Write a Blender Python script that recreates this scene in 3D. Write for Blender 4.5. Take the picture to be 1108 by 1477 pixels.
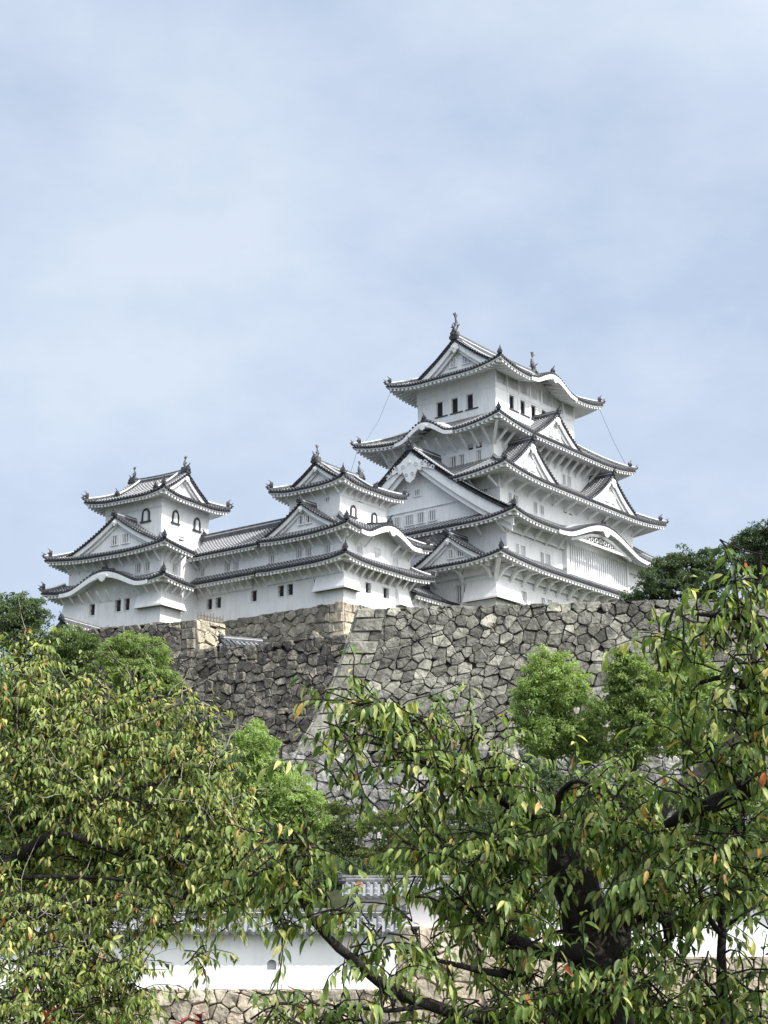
import bpy, math, random
import numpy as np
from mathutils import Vector, Matrix
random.seed(7); rng = np.random.default_rng(7)
for o in list(bpy.data.objects): bpy.data.objects.remove(o)
R = math.radians
sc = bpy.context.scene
# ------------------------------------------------------------ camera, world, sun, exposure
FPX, HY, CX, CY = 2300., 1380., 554., 738.5          # focal length, horizon row and centre of the 1108 x 1477 picture
PITCH = math.atan((HY-CY)/FPX)
cam = bpy.data.objects.new('camera', bpy.data.cameras.new('camera')); sc.collection.objects.link(cam)
cam.data.sensor_fit = 'HORIZONTAL'; cam.data.sensor_width = 36; cam.data.lens = 36*FPX/1108
cam.rotation_euler = (R(90)+PITCH, 0, 0); cam.location = (0, 0, 0)
cam.data.clip_start = .1; cam.data.clip_end = 6000
sc.camera = cam
SUN_DIR = Vector((.86, -.51, 0)).normalized(); SUN_EL = R(47)
S3 = Vector((SUN_DIR.x*math.cos(SUN_EL), SUN_DIR.y*math.cos(SUN_EL), math.sin(SUN_EL)))
sun = bpy.data.lights.new('sun', 'SUN'); sun.energy = 4.6; sun.angle = R(.6); sun.color = (1, .965, .9)
so = bpy.data.objects.new('sun', sun); sc.collection.objects.link(so)
so.rotation_euler = (-S3).to_track_quat('-Z', 'Y').to_euler()
world = bpy.data.worlds.new('World'); sc.world = world; world.use_nodes = True
def build_world():
    nt = world.node_tree; N = nt.nodes; L = nt.links; N.clear()
    out = N.new('ShaderNodeOutputWorld'); bg = N.new('ShaderNodeBackground'); L.new(bg.outputs[0], out.inputs[0])
    bg.inputs[1].default_value = .15
    sky = N.new('ShaderNodeTexSky'); sky.sky_type = 'NISHITA'; sky.sun_disc = False
    sky.sun_elevation = SUN_EL; sky.sun_rotation = math.atan2(SUN_DIR.x, SUN_DIR.y)
    sky.air_density = 1.; sky.dust_density = 2.5; sky.ozone_density = 1.5
    tc = N.new('ShaderNodeTexCoord')
    mp = N.new('ShaderNodeMapping'); mp.inputs['Scale'].default_value = (1.2, 1.2, 2.1); L.new(tc.outputs['Generated'], mp.inputs[0])
    n1 = N.new('ShaderNodeTexNoise'); n1.inputs['Scale'].default_value = 3.0; n1.inputs['Detail'].default_value = 9; n1.inputs['Roughness'].default_value = .56
    L.new(mp.outputs[0], n1.inputs[0])
    r1 = N.new('ShaderNodeMapRange'); r1.inputs[1].default_value = .36; r1.inputs[2].default_value = .66; L.new(n1.outputs[0], r1.inputs[0])
    n2 = N.new('ShaderNodeTexNoise'); n2.inputs['Scale'].default_value = 1.7; n2.inputs['Detail'].default_value = 3
    mp2 = N.new('ShaderNodeMapping'); mp2.inputs['Location'].default_value = (3.1, .4, 1.); mp2.inputs['Scale'].default_value = (1, 1, 2.4); L.new(tc.outputs['Generated'], mp2.inputs[0]); L.new(mp2.outputs[0], n2.inputs[0])
    # thin overcast: pale cloud sheet, lighter patches and bluer openings
    mixc = N.new('ShaderNodeMix'); mixc.data_type = 'RGBA'
    mixc.inputs['A'].default_value = (SKY_LO[0], SKY_LO[1], SKY_LO[2], 1); mixc.inputs['B'].default_value = (SKY_HI[0], SKY_HI[1], SKY_HI[2], 1)
    L.new(r1.outputs[0], mixc.inputs['Factor'])
    r2 = N.new('ShaderNodeMapRange'); r2.inputs[1].default_value = .3; r2.inputs[2].default_value = .7; r2.inputs[3].default_value = .80; r2.inputs[4].default_value = .95
    L.new(n2.outputs[0], r2.inputs[0])
    # clouds near the sun, out of view: brightness added to lift the shaded west faces
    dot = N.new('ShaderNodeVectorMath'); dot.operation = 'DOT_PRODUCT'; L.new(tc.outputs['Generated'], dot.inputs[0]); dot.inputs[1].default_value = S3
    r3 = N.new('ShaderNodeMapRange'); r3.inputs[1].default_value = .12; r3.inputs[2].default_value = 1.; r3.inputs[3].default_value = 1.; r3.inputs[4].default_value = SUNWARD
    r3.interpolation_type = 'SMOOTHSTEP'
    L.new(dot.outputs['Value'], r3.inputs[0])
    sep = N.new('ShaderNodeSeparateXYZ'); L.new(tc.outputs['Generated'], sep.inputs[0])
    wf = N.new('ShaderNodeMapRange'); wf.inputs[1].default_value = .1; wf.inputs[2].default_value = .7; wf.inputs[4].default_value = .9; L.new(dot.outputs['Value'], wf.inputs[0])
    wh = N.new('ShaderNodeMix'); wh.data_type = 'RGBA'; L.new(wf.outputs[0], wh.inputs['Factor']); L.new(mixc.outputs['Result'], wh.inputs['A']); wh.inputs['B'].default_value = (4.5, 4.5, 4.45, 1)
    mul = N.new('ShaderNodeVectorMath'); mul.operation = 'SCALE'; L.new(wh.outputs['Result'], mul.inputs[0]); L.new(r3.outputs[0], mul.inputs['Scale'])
    mx = N.new('ShaderNodeMix'); mx.data_type = 'RGBA'; L.new(r2.outputs[0], mx.inputs['Factor'])
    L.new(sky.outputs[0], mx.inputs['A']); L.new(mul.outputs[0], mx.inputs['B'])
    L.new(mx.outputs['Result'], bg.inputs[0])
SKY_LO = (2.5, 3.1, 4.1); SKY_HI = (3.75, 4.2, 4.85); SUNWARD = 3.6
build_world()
sc.view_settings.view_transform = 'Standard'; sc.view_settings.look = 'None'; sc.view_settings.gamma = 1; sc.view_settings.exposure = .42
sc.cycles.max_bounces = 6; sc.cycles.transparent_max_bounces = 6
col = sc.collection

# ------------------------------------------------------------ materials
def mat(name, color, rough=.8, spec=.3):
    m = bpy.data.materials.new(name); m.use_nodes = True
    b = m.node_tree.nodes['Principled BSDF']; b.inputs['Base Color'].default_value = (*color, 1); b.inputs['Roughness'].default_value = rough
    b.inputs['Specular IOR Level'].default_value = spec
    return m
def nodes(m): return m.node_tree.nodes, m.node_tree.links, m.node_tree.nodes['Principled BSDF']
def noise_col(m, stops, scale, detail=5, rough=.6, bump=0, bscale=None, coord='Object', bdist=.05):
    N, L, b = nodes(m)
    tc = N.new('ShaderNodeTexCoord'); n = N.new('ShaderNodeTexNoise'); n.inputs['Scale'].default_value = scale; n.inputs['Detail'].default_value = detail; n.inputs['Roughness'].default_value = rough
    L.new(tc.outputs[coord], n.inputs[0])
    cr = N.new('ShaderNodeValToRGB'); cr.color_ramp.elements[0].position = stops[0][0]; cr.color_ramp.elements[0].color = (*stops[0][1], 1)
    cr.color_ramp.elements[1].position = stops[-1][0]; cr.color_ramp.elements[1].color = (*stops[-1][1], 1)
    for p, c in stops[1:-1]:
        e = cr.color_ramp.elements.new(p); e.color = (*c, 1)
    L.new(n.outputs[0], cr.inputs[0]); L.new(cr.outputs[0], b.inputs['Base Color'])
    if bump:
        n2 = N.new('ShaderNodeTexNoise'); n2.inputs['Scale'].default_value = bscale or scale*3; n2.inputs['Detail'].default_value = 6; L.new(tc.outputs[coord], n2.inputs[0])
        bp = N.new('ShaderNodeBump'); bp.inputs['Strength'].default_value = bump; bp.inputs['Distance'].default_value = bdist
        L.new(n2.outputs[0], bp.inputs['Height']); L.new(bp.outputs[0], b.inputs['Normal'])
    return cr
def mixrgb(N, L, fac, a, b, mode='MIX'):
    x = N.new('ShaderNodeMix'); x.data_type = 'RGBA'; x.blend_type = mode
    for k, v in (('Factor', fac), ('A', a), ('B', b)):
        if isinstance(v, (tuple, list)): x.inputs[k].default_value = (*v, 1) if len(v) == 3 else v
        elif isinstance(v, (int, float)): x.inputs[k].default_value = v
        else: L.new(v, x.inputs[k])
    return x.outputs['Result']
# plaster with faint rain streaks
M = {}
def plaster(name, base):
    m = mat(name, base, .85, .2); N, L, b = nodes(m)
    tc = N.new('ShaderNodeTexCoord'); mp = N.new('ShaderNodeMapping'); mp.inputs['Scale'].default_value = (1.6, 1.6, .22); L.new(tc.outputs['Object'], mp.inputs[0])
    n = N.new('ShaderNodeTexNoise'); n.inputs['Scale'].default_value = 1.6; n.inputs['Detail'].default_value = 6; n.inputs['Roughness'].default_value = .65; L.new(mp.outputs[0], n.inputs[0])
    r = N.new('ShaderNodeMapRange'); r.inputs[1].default_value = .45; r.inputs[2].default_value = .8; r.inputs[3].default_value = 0; r.inputs[4].default_value = .6; L.new(n.outputs[0], r.inputs[0])
    n3 = N.new('ShaderNodeTexNoise'); n3.inputs['Scale'].default_value = .6; n3.inputs['Detail'].default_value = 4; L.new(tc.outputs['Object'], n3.inputs[0])
    r3 = N.new('ShaderNodeMapRange'); r3.inputs[1].default_value = .35; r3.inputs[2].default_value = .7; r3.inputs[3].default_value = .93; r3.inputs[4].default_value = 1.; L.new(n3.outputs[0], r3.inputs[0])
    c1 = mixrgb(N, L, r.outputs[0], base, tuple(x*.72 for x in base))
    v = N.new('ShaderNodeVectorMath'); v.operation = 'SCALE'; L.new(c1, v.inputs[0]); L.new(r3.outputs[0], v.inputs['Scale']); L.new(v.outputs[0], b.inputs['Base Color'])
    bp = N.new('ShaderNodeBump'); bp.inputs['Strength'].default_value = .15; bp.inputs['Distance'].default_value = .03; L.new(n3.outputs[0], bp.inputs['Height']); L.new(bp.outputs[0], b.inputs['Normal'])
    return m
M['plaster'] = plaster('white_plaster', (.80, .81, .82))
M['trim'] = plaster('trim_plaster', (.78, .79, .80))
# tiles: 'run' attribute = metres along the slope; white plaster joints across every cover tile
def tile(name, base, joint, jw, period=.34):
    m = mat(name, base, .7, .25); N, L, b = nodes(m)
    at = N.new('ShaderNodeAttribute'); at.attribute_name = 'run'
    md = N.new('ShaderNodeMath'); md.operation = 'MODULO'; md.inputs[1].default_value = period; L.new(at.outputs['Fac'], md.inputs[0])
    lt = N.new('ShaderNodeMath'); lt.operation = 'LESS_THAN'; lt.inputs[1].default_value = jw; L.new(md.outputs[0], lt.inputs[0])
    tc = N.new('ShaderNodeTexCoord'); n = N.new('ShaderNodeTexNoise'); n.inputs['Scale'].default_value = 1.3; n.inputs['Detail'].default_value = 7; n.inputs['Roughness'].default_value = .7; L.new(tc.outputs['Object'], n.inputs[0])
    r = N.new('ShaderNodeMapRange'); r.inputs[1].default_value = .3; r.inputs[2].default_value = .7; L.new(n.outputs[0], r.inputs[0])
    c = mixrgb(N, L, r.outputs[0], tuple(x*.6 for x in base), tuple(min(1, x*1.45) for x in base))
    c2 = mixrgb(N, L, lt.outputs[0], c, joint); L.new(c2, b.inputs['Base Color'])
    return m
M['pan'] = tile('pan_tile', (.075, .08, .088), (.25, .26, .27), .05)
M['rib'] = tile('cover_tile', (.10, .104, .113), (.42, .43, .44), .075)
M['dark'] = mat('dark_tile', (.045, .048, .055), .5, .4)
noise_col(M['dark'], [(.3, (.018, .02, .024)), (.7, (.05, .053, .06))], 3)
M['ridge'] = mat('ridge_tile', (.09, .095, .105), .55, .4)
noise_col(M['ridge'], [(.3, (.035, .038, .043)), (.7, (.10, .105, .115))], 2)
M['ridgewhite'] = mat('ridge_plaster', (.5, .51, .52), .8)
M['void'] = mat('window_dark', (.012, .013, .018), .5, .3)
M['shade'] = mat('shutter_grey', (.42, .43, .45), .7)
M['sillwood'] = mat('dark_sill', (.07, .065, .07), .6)
M['bronze'] = mat('weathered_bronze', (.06, .062, .066), .5, .5)
def stonemat(name, lo, mid, hi, lichen, lich_amt=.35, warm=None):
    m = mat(name, mid, .9, .15); N, L, b = nodes(m)
    at = N.new('ShaderNodeAttribute'); at.attribute_name = 'tone'
    tc = N.new('ShaderNodeTexCoord')
    cr = N.new('ShaderNodeValToRGB'); e = cr.color_ramp.elements; e[0].position = 0; e[0].color = (*lo, 1); e[1].position = 1; e[1].color = (*hi, 1)
    k = e.new(.5); k.color = (*mid, 1)
    if warm: k = e.new(.8); k.color = (*warm, 1)
    L.new(at.outputs['Fac'], cr.inputs[0])
    n = N.new('ShaderNodeTexNoise'); n.inputs['Scale'].default_value = 1.9; n.inputs['Detail'].default_value = 8; n.inputs['Roughness'].default_value = .72; L.new(tc.outputs['Object'], n.inputs[0])
    r = N.new('ShaderNodeMapRange'); r.inputs[1].default_value = .3; r.inputs[2].default_value = .7; r.inputs[3].default_value = .45; r.inputs[4].default_value = 1.65; L.new(n.outputs[0], r.inputs[0])
    v = N.new('ShaderNodeVectorMath'); v.operation = 'SCALE'; L.new(cr.outputs[0], v.inputs[0]); L.new(r.outputs[0], v.inputs['Scale'])
    n2 = N.new('ShaderNodeTexNoise'); n2.inputs['Scale'].default_value = .55; n2.inputs['Detail'].default_value = 9; n2.inputs['Roughness'].default_value = .75; L.new(tc.outputs['Object'], n2.inputs[0])
    r2 = N.new('ShaderNodeMapRange'); r2.inputs[1].default_value = .5; r2.inputs[2].default_value = .66; r2.inputs[4].default_value = lich_amt; L.new(n2.outputs[0], r2.inputs[0])
    c = mixrgb(N, L, r2.outputs[0], v.outputs[0], lichen); L.new(c, b.inputs['Base Color'])
    n4 = N.new('ShaderNodeTexNoise'); n4.inputs['Scale'].default_value = 3.5; n4.inputs['Detail'].default_value = 7; L.new(tc.outputs['Object'], n4.inputs[0])
    bp = N.new('ShaderNodeBump'); bp.inputs['Strength'].default_value = .9; bp.inputs['Distance'].default_value = .16; L.new(n4.outputs[0], bp.inputs['Height']); L.new(bp.outputs[0], b.inputs['Normal'])
    return m
M['stoneA'] = stonemat('grey_brown_stone', (.11, .105, .09), (.20, .185, .155), (.31, .285, .235), (.07, .07, .065), .5)
M['stoneQ'] = stonemat('pale_quoin_stone', (.28, .25, .195), (.35, .31, .24), (.42, .385, .31), (.25, .2, .13), .3)
M['stoneB'] = stonemat('grey_lichened_stone', (.072, .071, .062), (.155, .152, .132), (.30, .29, .25), (.05, .049, .043), .65)
M['stoneC'] = stonemat('dark_weathered_stone', (.06, .057, .052), (.13, .122, .108), (.24, .22, .185), (.045, .043, .04), .55)
M['stoneE'] = stonemat('pale_grey_stone', (.10, .10, .098), (.20, .20, .19), (.36, .355, .335), (.06, .06, .06), .65)
M['stoneF'] = stonemat('warm_mixed_stone', (.20, .18, .145), (.32, .285, .225), (.44, .40, .33), (.15, .135, .11), .4, (.40, .32, .25))
M['gap'] = mat('dark_joint', (.045, .042, .036), 1, 0)
M['bark'] = mat('cherry_bark', (.06, .045, .035), .9); noise_col(M['bark'], [(.4, (.008, .0065, .006)), (.75, (.035, .030, .026))], 9, bump=.9, bscale=30, bdist=.02)
M['deadwood'] = mat('grey_deadwood', (.25, .23, .2), .9); noise_col(M['deadwood'], [(.35, (.08, .065, .05)), (.65, (.38, .35, .31))], 12, bump=.8, bscale=40, bdist=.02)
M['wood'] = mat('fence_wood', (.12, .09, .06), .85)
M['earth'] = mat('earth_ground', (.09, .075, .05), .95, .1); noise_col(M['earth'], [(.35, (.02, .032, .012)), (.55, (.04, .045, .022)), (.75, (.07, .06, .04))], .6, bump=.6, bscale=2)

def leafmat(name, ramp, trans=.35, rough=.45, spec=.4, back=None, thru=2.):
    m = bpy.data.materials.new(name); m.use_nodes = True; N, L, b = nodes(m)
    at = N.new('ShaderNodeAttribute'); at.attribute_name = 'tone'
    cr = N.new('ShaderNodeValToRGB'); cr.color_ramp.interpolation = 'LINEAR'; e = cr.color_ramp.elements
    e[0].position = ramp[0][0]; e[0].color = (*ramp[0][1], 1); e[1].position = ramp[-1][0]; e[1].color = (*ramp[-1][1], 1)
    for p, c in ramp[1:-1]:
        k = e.new(p); k.color = (*c, 1)
    L.new(at.outputs['Fac'], cr.inputs[0])
    tcn = N.new('ShaderNodeTexCoord'); nz = N.new('ShaderNodeTexNoise'); nz.inputs['Scale'].default_value = 28; nz.inputs['Detail'].default_value = 4; L.new(tcn.outputs['Object'], nz.inputs[0])
    rr_ = N.new('ShaderNodeMapRange'); rr_.inputs[1].default_value = .3; rr_.inputs[2].default_value = .7; rr_.inputs[3].default_value = .6; rr_.inputs[4].default_value = 1.35; L.new(nz.outputs[0], rr_.inputs[0])
    sv = N.new('ShaderNodeVectorMath'); sv.operation = 'SCALE'; L.new(cr.outputs[0], sv.inputs[0]); L.new(rr_.outputs[0], sv.inputs['Scale']); L.new(sv.outputs[0], b.inputs['Base Color'])
    b.inputs['Roughness'].default_value = rough; b.inputs['Specular IOR Level'].default_value = spec
    tr = N.new('ShaderNodeBsdfTranslucent'); v = N.new('ShaderNodeVectorMath'); v.operation = 'MULTIPLY'; L.new(sv.outputs[0], v.inputs[0]); v.inputs[1].default_value = (thru*1.05, thru*1.1, thru*.5); L.new(v.outputs[0], tr.inputs[0])
    mx = N.new('ShaderNodeMixShader'); mx.inputs[0].default_value = trans; L.new(b.outputs[0], mx.inputs[1]); L.new(tr.outputs[0], mx.inputs[2])
    L.new(mx.outputs[0], N['Material Output'].inputs[0])
    return m

# ------------------------------------------------------------ mesh helpers
class MB:
    def __init__(s): s.V = []; s.F = []; s.Mi = []; s.run = []; s.tone = []; s.tn = 0.
    def v(s, p, run=0.): s.V.append((float(p[0]), float(p[1]), float(p[2]))); s.run.append(run); s.tone.append(s.tn); return len(s.V)-1
    def f(s, idx, m=0): s.F.append(tuple(idx)); s.Mi.append(m)
    def poly(s, pts, m=0, run=0.): s.f([s.v(p, run) for p in pts], m)
    def hexa(s, p, m=0):       # 8 points: bottom loop 0-3, top loop 4-7
        i = [s.v(q) for q in p]
        for a in ((3, 2, 1, 0), (4, 5, 6, 7), (0, 1, 5, 4), (1, 2, 6, 5), (2, 3, 7, 6), (3, 0, 4, 7)): s.f([i[k] for k in a], m)
    def box(s, x0, x1, y0, y1, z0, z1, m=0):
        s.hexa([(x0, y0, z0), (x1, y0, z0), (x1, y1, z0), (x0, y1, z0), (x0, y0, z1), (x1, y0, z1), (x1, y1, z1), (x0, y1, z1)], m)
    def beam(s, p, q, w, h, m=0, up=(0, 0, 1)):
        p = Vector(p); q = Vector(q); d = (q-p).normalized(); sd = d.cross(Vector(up))
        sd = sd.normalized()*w/2 if sd.length > 1e-5 else Vector((w/2, 0, 0)); u = sd.cross(d).normalized()*h/2
        s.hexa([p-sd-u, p+sd-u, q+sd-u, q-sd-u, p-sd+u, p+sd+u, q+sd+u, q-sd+u], m)
    def sweep(s, path, sec, m=0, closed=True, up=Vector((0, 0, 1)), caps=True, mats=None, scale=None, run=False):
        n = len(sec); rings = []; acc = 0
        for i, p in enumerate(path):
            p = Vector(p); a = Vector(path[max(i-1, 0)]); b = Vector(path[min(i+1, len(path)-1)]); d = (b-a).normalized()
            if i: acc += (p-Vector(path[i-1])).length
            sd = d.cross(up).normalized(); uu = sd.cross(d).normalized(); k = scale[i] if scale else 1
            rings.append([s.v(p+sd*x*k+uu*y*k, acc) for x, y in sec])
        for i in range(len(rings)-1):
            for j in range(n if closed else n-1):
                s.f((rings[i][j], rings[i][(j+1) % n], rings[i+1][(j+1) % n], rings[i+1][j]), mats[j] if mats else m)
        if caps and closed: s.f(rings[0][::-1], m); s.f(rings[-1], m)
    def tube(s, path, rad, n=6, m=0):
        rings = []; prev = None
        for i, p in enumerate(path):
            p = Vector(p); a = Vector(path[max(i-1, 0)]); b = Vector(path[min(i+1, len(path)-1)]); d = (b-a).normalized()
            ref = prev if prev else (Vector((1, 0, 0)) if abs(d.x) < .8 else Vector((0, 1, 0)))
            x = (ref-d*ref.dot(d)).normalized(); y = d.cross(x); prev = x
            rings.append([s.v(p+(x*math.cos(2*math.pi*k/n)+y*math.sin(2*math.pi*k/n))*rad[i]) for k in range(n)])
        for i in range(len(rings)-1):
            for j in range(n): s.f((rings[i][j], rings[i][(j+1) % n], rings[i+1][(j+1) % n], rings[i+1][j]), m)
        s.f(rings[0][::-1], m); s.f(rings[-1], m)
    def build(s, name, mats, parent=None, smooth=False, attrs=()):
        me = bpy.data.meshes.new(name); me.from_pydata(s.V, [], s.F)
        for m in (mats if isinstance(mats, (list, tuple)) else [mats]): me.materials.append(m)
        if len(me.materials) > 1: me.polygons.foreach_set('material_index', s.Mi)
        if 'run' in attrs: me.attributes.new('run', 'FLOAT', 'POINT').data.foreach_set('value', s.run)
        if 'tone' in attrs: me.attributes.new('tone', 'FLOAT', 'POINT').data.foreach_set('value', s.tone)
        if smooth: me.polygons.foreach_set('use_smooth', [True]*len(s.F))
        o = bpy.data.objects.new(name, me); col.objects.link(o)
        if parent: o.parent = parent
        return o
def tag(o, label=None, cat=None, group=None, kind=None):
    if label: o['label'] = label
    if cat: o['category'] = cat
    if group: o['group'] = group
    if kind: o['kind'] = kind
    return o
def empty(name, loc, rz=0):
    o = bpy.data.objects.new(name, None); col.objects.link(o); o.location = loc; o.rotation_euler = (0, 0, rz); o.empty_display_size = .5; return o
def npmesh(name, V, F, mats, parent=None, tone=None, midx=None, smooth=True):
    me = bpy.data.meshes.new(name); k = F.shape[1]
    me.vertices.add(len(V)); me.vertices.foreach_set('co', V.astype(np.float32).ravel())
    me.loops.add(F.size); me.loops.foreach_set('vertex_index', F.astype(np.int32).ravel())
    me.polygons.add(len(F)); me.polygons.foreach_set('loop_start', np.arange(len(F), dtype=np.int32)*k); me.polygons.foreach_set('loop_total', np.full(len(F), k, dtype=np.int32))
    for m in mats: me.materials.append(m)
    if midx is not None: me.polygons.foreach_set('material_index', midx.astype(np.int32))
    me.polygons.foreach_set('use_smooth', np.full(len(F), smooth))
    me.update(calc_edges=True)
    if tone is not None: me.attributes.new('tone', 'FLOAT', 'POINT').data.foreach_set('value', tone.astype(np.float32))
    o = bpy.data.objects.new(name, me); col.objects.link(o)
    if parent: o.parent = parent
    return o
def at(px, py, y):      # a point seen at that spot of the picture, y metres ahead
    c, s = math.cos(PITCH), math.sin(PITCH)
    a = (px-CX)/FPX; b = (CY-py)/FPX
    r = Vector((a, c-b*s, s+b*c)); return r*(y/r.y)

# ------------------------------------------------------------ roofs
P_T = .36      # tile pitch in metres
class Roof:
    """hipped skirt roof or hip-and-gable roof; side S/N/E/W of an L (x) by W (y) eave rectangle"""
    def __init__(s, L, W, z0, T1, T2, rise, a=.7, lift=.6, rho=1.4, bumps=None, gable=None, vo=.9, cy=0., cx=0., axis='x', skip=(), eave=.30, over=1.6):
        s.L, s.W, s.z0, s.T1, s.T2, s.rise, s.a, s.lift, s.rho, s.bumps = L, W, z0, T1, T2, rise, a, lift, rho, bumps or {}
        s.g, s.vo, s.cx, s.cy, s.axis, s.skip, s.eave, s.over = gable, vo, cx, cy, axis, skip, eave, over
        s.clip = {}
        s.limit = {}; s.over_by = None
    def len(s, k): return s.L if k in 'SN' else s.W
    def T(s, k): return s.T1 if k in 'SN' else s.T2
    def Ta(s, k): return s.T2 if k in 'SN' else s.T1
    def main(s, k): return s.g is not None and ((k in 'SN') == (s.axis == 'x'))
    def tmax(s, k, q):
        Ls = s.len(k); T, Ta = s.T(k), s.Ta(k); m = min(q, Ls-q)
        if s.g is not None:
            if s.main(k): return T if m >= s.g-s.vo-1e-6 else max(m, 0)
            return max(0, min(s.g, m))
        return max(0, min(T, m*T/Ta))
    def xy(s, k, q, t):
        L, W = s.L/2, s.W/2
        p = {'S': (-L+q, -W+t), 'E': (L-t, -W+q), 'N': (L-q, W-t), 'W': (-L+t, W-q)}[k]
        return p[0]+s.cx, p[1]+s.cy
    def ex(s, k, q):        # eave lift and curved bump
        Ls = s.len(k); m = min(q, Ls-q)/s.Ta(k) if s.g is None else min(q, Ls-q)/(s.g*1.0)
        z = s.lift*max(0, 1-m/s.rho)**2.0
        return z
    def tmin(s, k, q):      # where a gable roof in front rises above this slope, start behind it
        if not s.over_by or k != s.over_by[0]: return 0.
        f = s.over_by[1]
        for i in range(61):
            t = s.T(k)*i/60; x, y = s.xy(k, q, t)
            if s.z(k, q, t) > f(x, y)-.05: return t if i else 0.
        return 99.
    def bump(s, k, q):
        b = 0
        for c, hw, h in s.bumps.get(k, ()):
            x = abs(q-c)/hw
            if x < 1: b = max(b, h*(.5+.5*math.cos(math.pi*x))**.85)
        return b
    def z(s, k, q, t):
        T = s.T(k); tau = min(1, t/T)
        base = s.z0+s.rise*(s.a*tau+(1-s.a)*tau*tau)+s.ex(k, q)
        b = s.bump(k, q)
        if b > 0:
            zb = s.z0+b+.10*t
            d = zb-base; w = .25
            base = base+(d if d > w else (0 if d < -w else (d+w)**2/(4*w)))
        return base
    def P(s, k, q, t, dz=0, out=0):
        x, y = s.xy(k, q, t-out); return Vector((x, y, s.z(k, q, max(t, 0))+dz))
    def qs(s, k):
        Ls = s.len(k); n = max(2, round(Ls/P_T)); a = [Ls*i/n for i in range(n+1)]
        if s.main(k): a += [s.g-s.vo, Ls-s.g+s.vo]
        a = sorted(a); out = [a[0]]
        for x in a[1:]:
            if x-out[-1] > .03: out.append(x)
        lo, hi = s.limit.get(k, (0, Ls))
        return [x for x in out if lo-1e-6 <= x <= hi+1e-6]
    def build(s, parent, raft=.52, ribs=True, fascia=.13):
        roof = MB(); soff = MB()
        for k in 'SENW':
            if k in s.skip: continue
            q = s.qs(k); Ls = s.len(k)
            far = k in 'NE'
            nt = max(3, round(s.T(k)/.8)) if not far else 4
            for i in range(len(q)-1):
                e = 1e-4; ta, tb = s.tmax(k, q[i]+e), s.tmax(k, q[i+1]-e)
                if ta < .02 and tb < .02: continue
                ma, mb = s.tmin(k, q[i]), s.tmin(k, q[i+1])
                if ma > ta or mb > tb: continue
                pa = [s.P(k, q[i], ma+(ta-ma)*j/nt) for j in range(nt+1)]; pb = [s.P(k, q[i+1], mb+(tb-mb)*j/nt) for j in range(nt+1)]
                ia = [roof.v(p, ta*j/nt*1.15) for j, p in enumerate(pa)]; ib = [roof.v(p, tb*j/nt*1.15) for j, p in enumerate(pb)]
                for j in range(nt): roof.f((ia[j], ib[j], ib[j+1], ia[j+1]), 0)
                if ma > .01 or mb > .01: continue
                # eave edge of flat tiles
                a0, b0 = s.P(k, q[i], 0), s.P(k, q[i+1], 0)
                roof.poly([a0-Vector((0, 0, .16)), b0-Vector((0, 0, .16)), b0, a0], 2)
                # white fascia and soffit
                f0, f1 = s.P(k, q[i], 0, -.13, -.07), s.P(k, q[i+1], 0, -.13, -.07)
                fz = Vector((0, 0, fascia)); soff.poly([f0-fz, f1-fz, f1, f0]); soff.poly([f0+fz*0, f1, b0-Vector((0, 0, .13)), a0-Vector((0, 0, .13))])
                To = s.over+.05
                def inner(qq):
                    c = min(max(qq, To), Ls-To); x, y = s.xy(k, c, To); return Vector((x, y, s.z0+s.ex(k, qq)*.25+s.bump(k, qq)-.13-fascia+s.eave*To))
                i0, i1 = inner(q[i]), inner(q[i+1])
                soff.poly([f1-fz, f0-fz, i0, i1])
                if (i1-i0).length > .01:
                    lo = s.z0-.9
                    soff.poly([Vector((i0.x, i0.y, lo)), Vector((i1.x, i1.y, lo)), i1, i0])
            # rafters with white ends
            if not far or k == 'N':
                n = max(1, int(Ls/raft)); To = s.over
                for i in range(n+1):
                    c = (Ls-n*raft)/2+i*raft
                    if s.limit.get(k) and not (s.limit[k][0] <= c <= s.limit[k][1]): continue
                    te = min(To, c, Ls-c)
                    if te < .5 or s.tmin(k, c) > .01: continue
                    w = raft*.21
                    def rp(cc, t, dz):
                        f = t/To; x, y = s.xy(k, cc, t)
                        return Vector((x, y, s.z0+s.ex(k, c)*(1-f*.75)+s.bump(k, c)-.13-fascia+s.eave*t*1.0+dz))
                    soff.hexa([rp(c-w, .13, -.25), rp(c+w, .13, -.25), rp(c+w, te, -.22), rp(c-w, te, -.22), rp(c-w, .13, .05), rp(c+w, .13, .05), rp(c+w, te, .05), rp(c-w, te, .05)])
            # cover tiles
            if ribs:
                for x in s.qs(k):
                    tm = s.tmax(k, x)
                    t0 = s.tmin(k, x)
                    if tm-t0 < .15: continue
                    w, h = .10, .12
                    npt = nt if not far else 3
                    if far: sec = ((-w, 0), (0, h), (w, 0))
                    else: sec = ((-w, 0), (-w*.6, h*.8), (w*.6, h*.8), (w, 0))
                    dx = Vector(s.xy(k, x+.01, 0)+(0,))-Vector(s.xy(k, x, 0)+(0,)); dx.normalize()
                    rings = []
                    for j in range(npt+1):
                        t = t0+(tm-t0)*j/npt; p = s.P(k, x, t, 0, .06 if j == 0 and t0 == 0 else 0)
                        rings.append([roof.v(p+dx*a+Vector((0, 0, b)), t*1.15) for a, b in sec])
                    for j in range(npt):
                        for m_ in range(len(sec)-1): roof.f((rings[j][m_], rings[j][m_+1], rings[j+1][m_+1], rings[j+1][m_]), 1)
                    if t0 > 0: continue
                    # round end tile
                    p = s.P(k, x, 0, .0, .09); zc = Vector((0, 0, .03)); r_ = .135
                    roof.poly([p+zc+dx*r_*math.cos(a)+Vector((0, 0, r_*math.sin(a))) for a in [math.pi*2*j/6 for j in range(6)]], 2)
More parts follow.
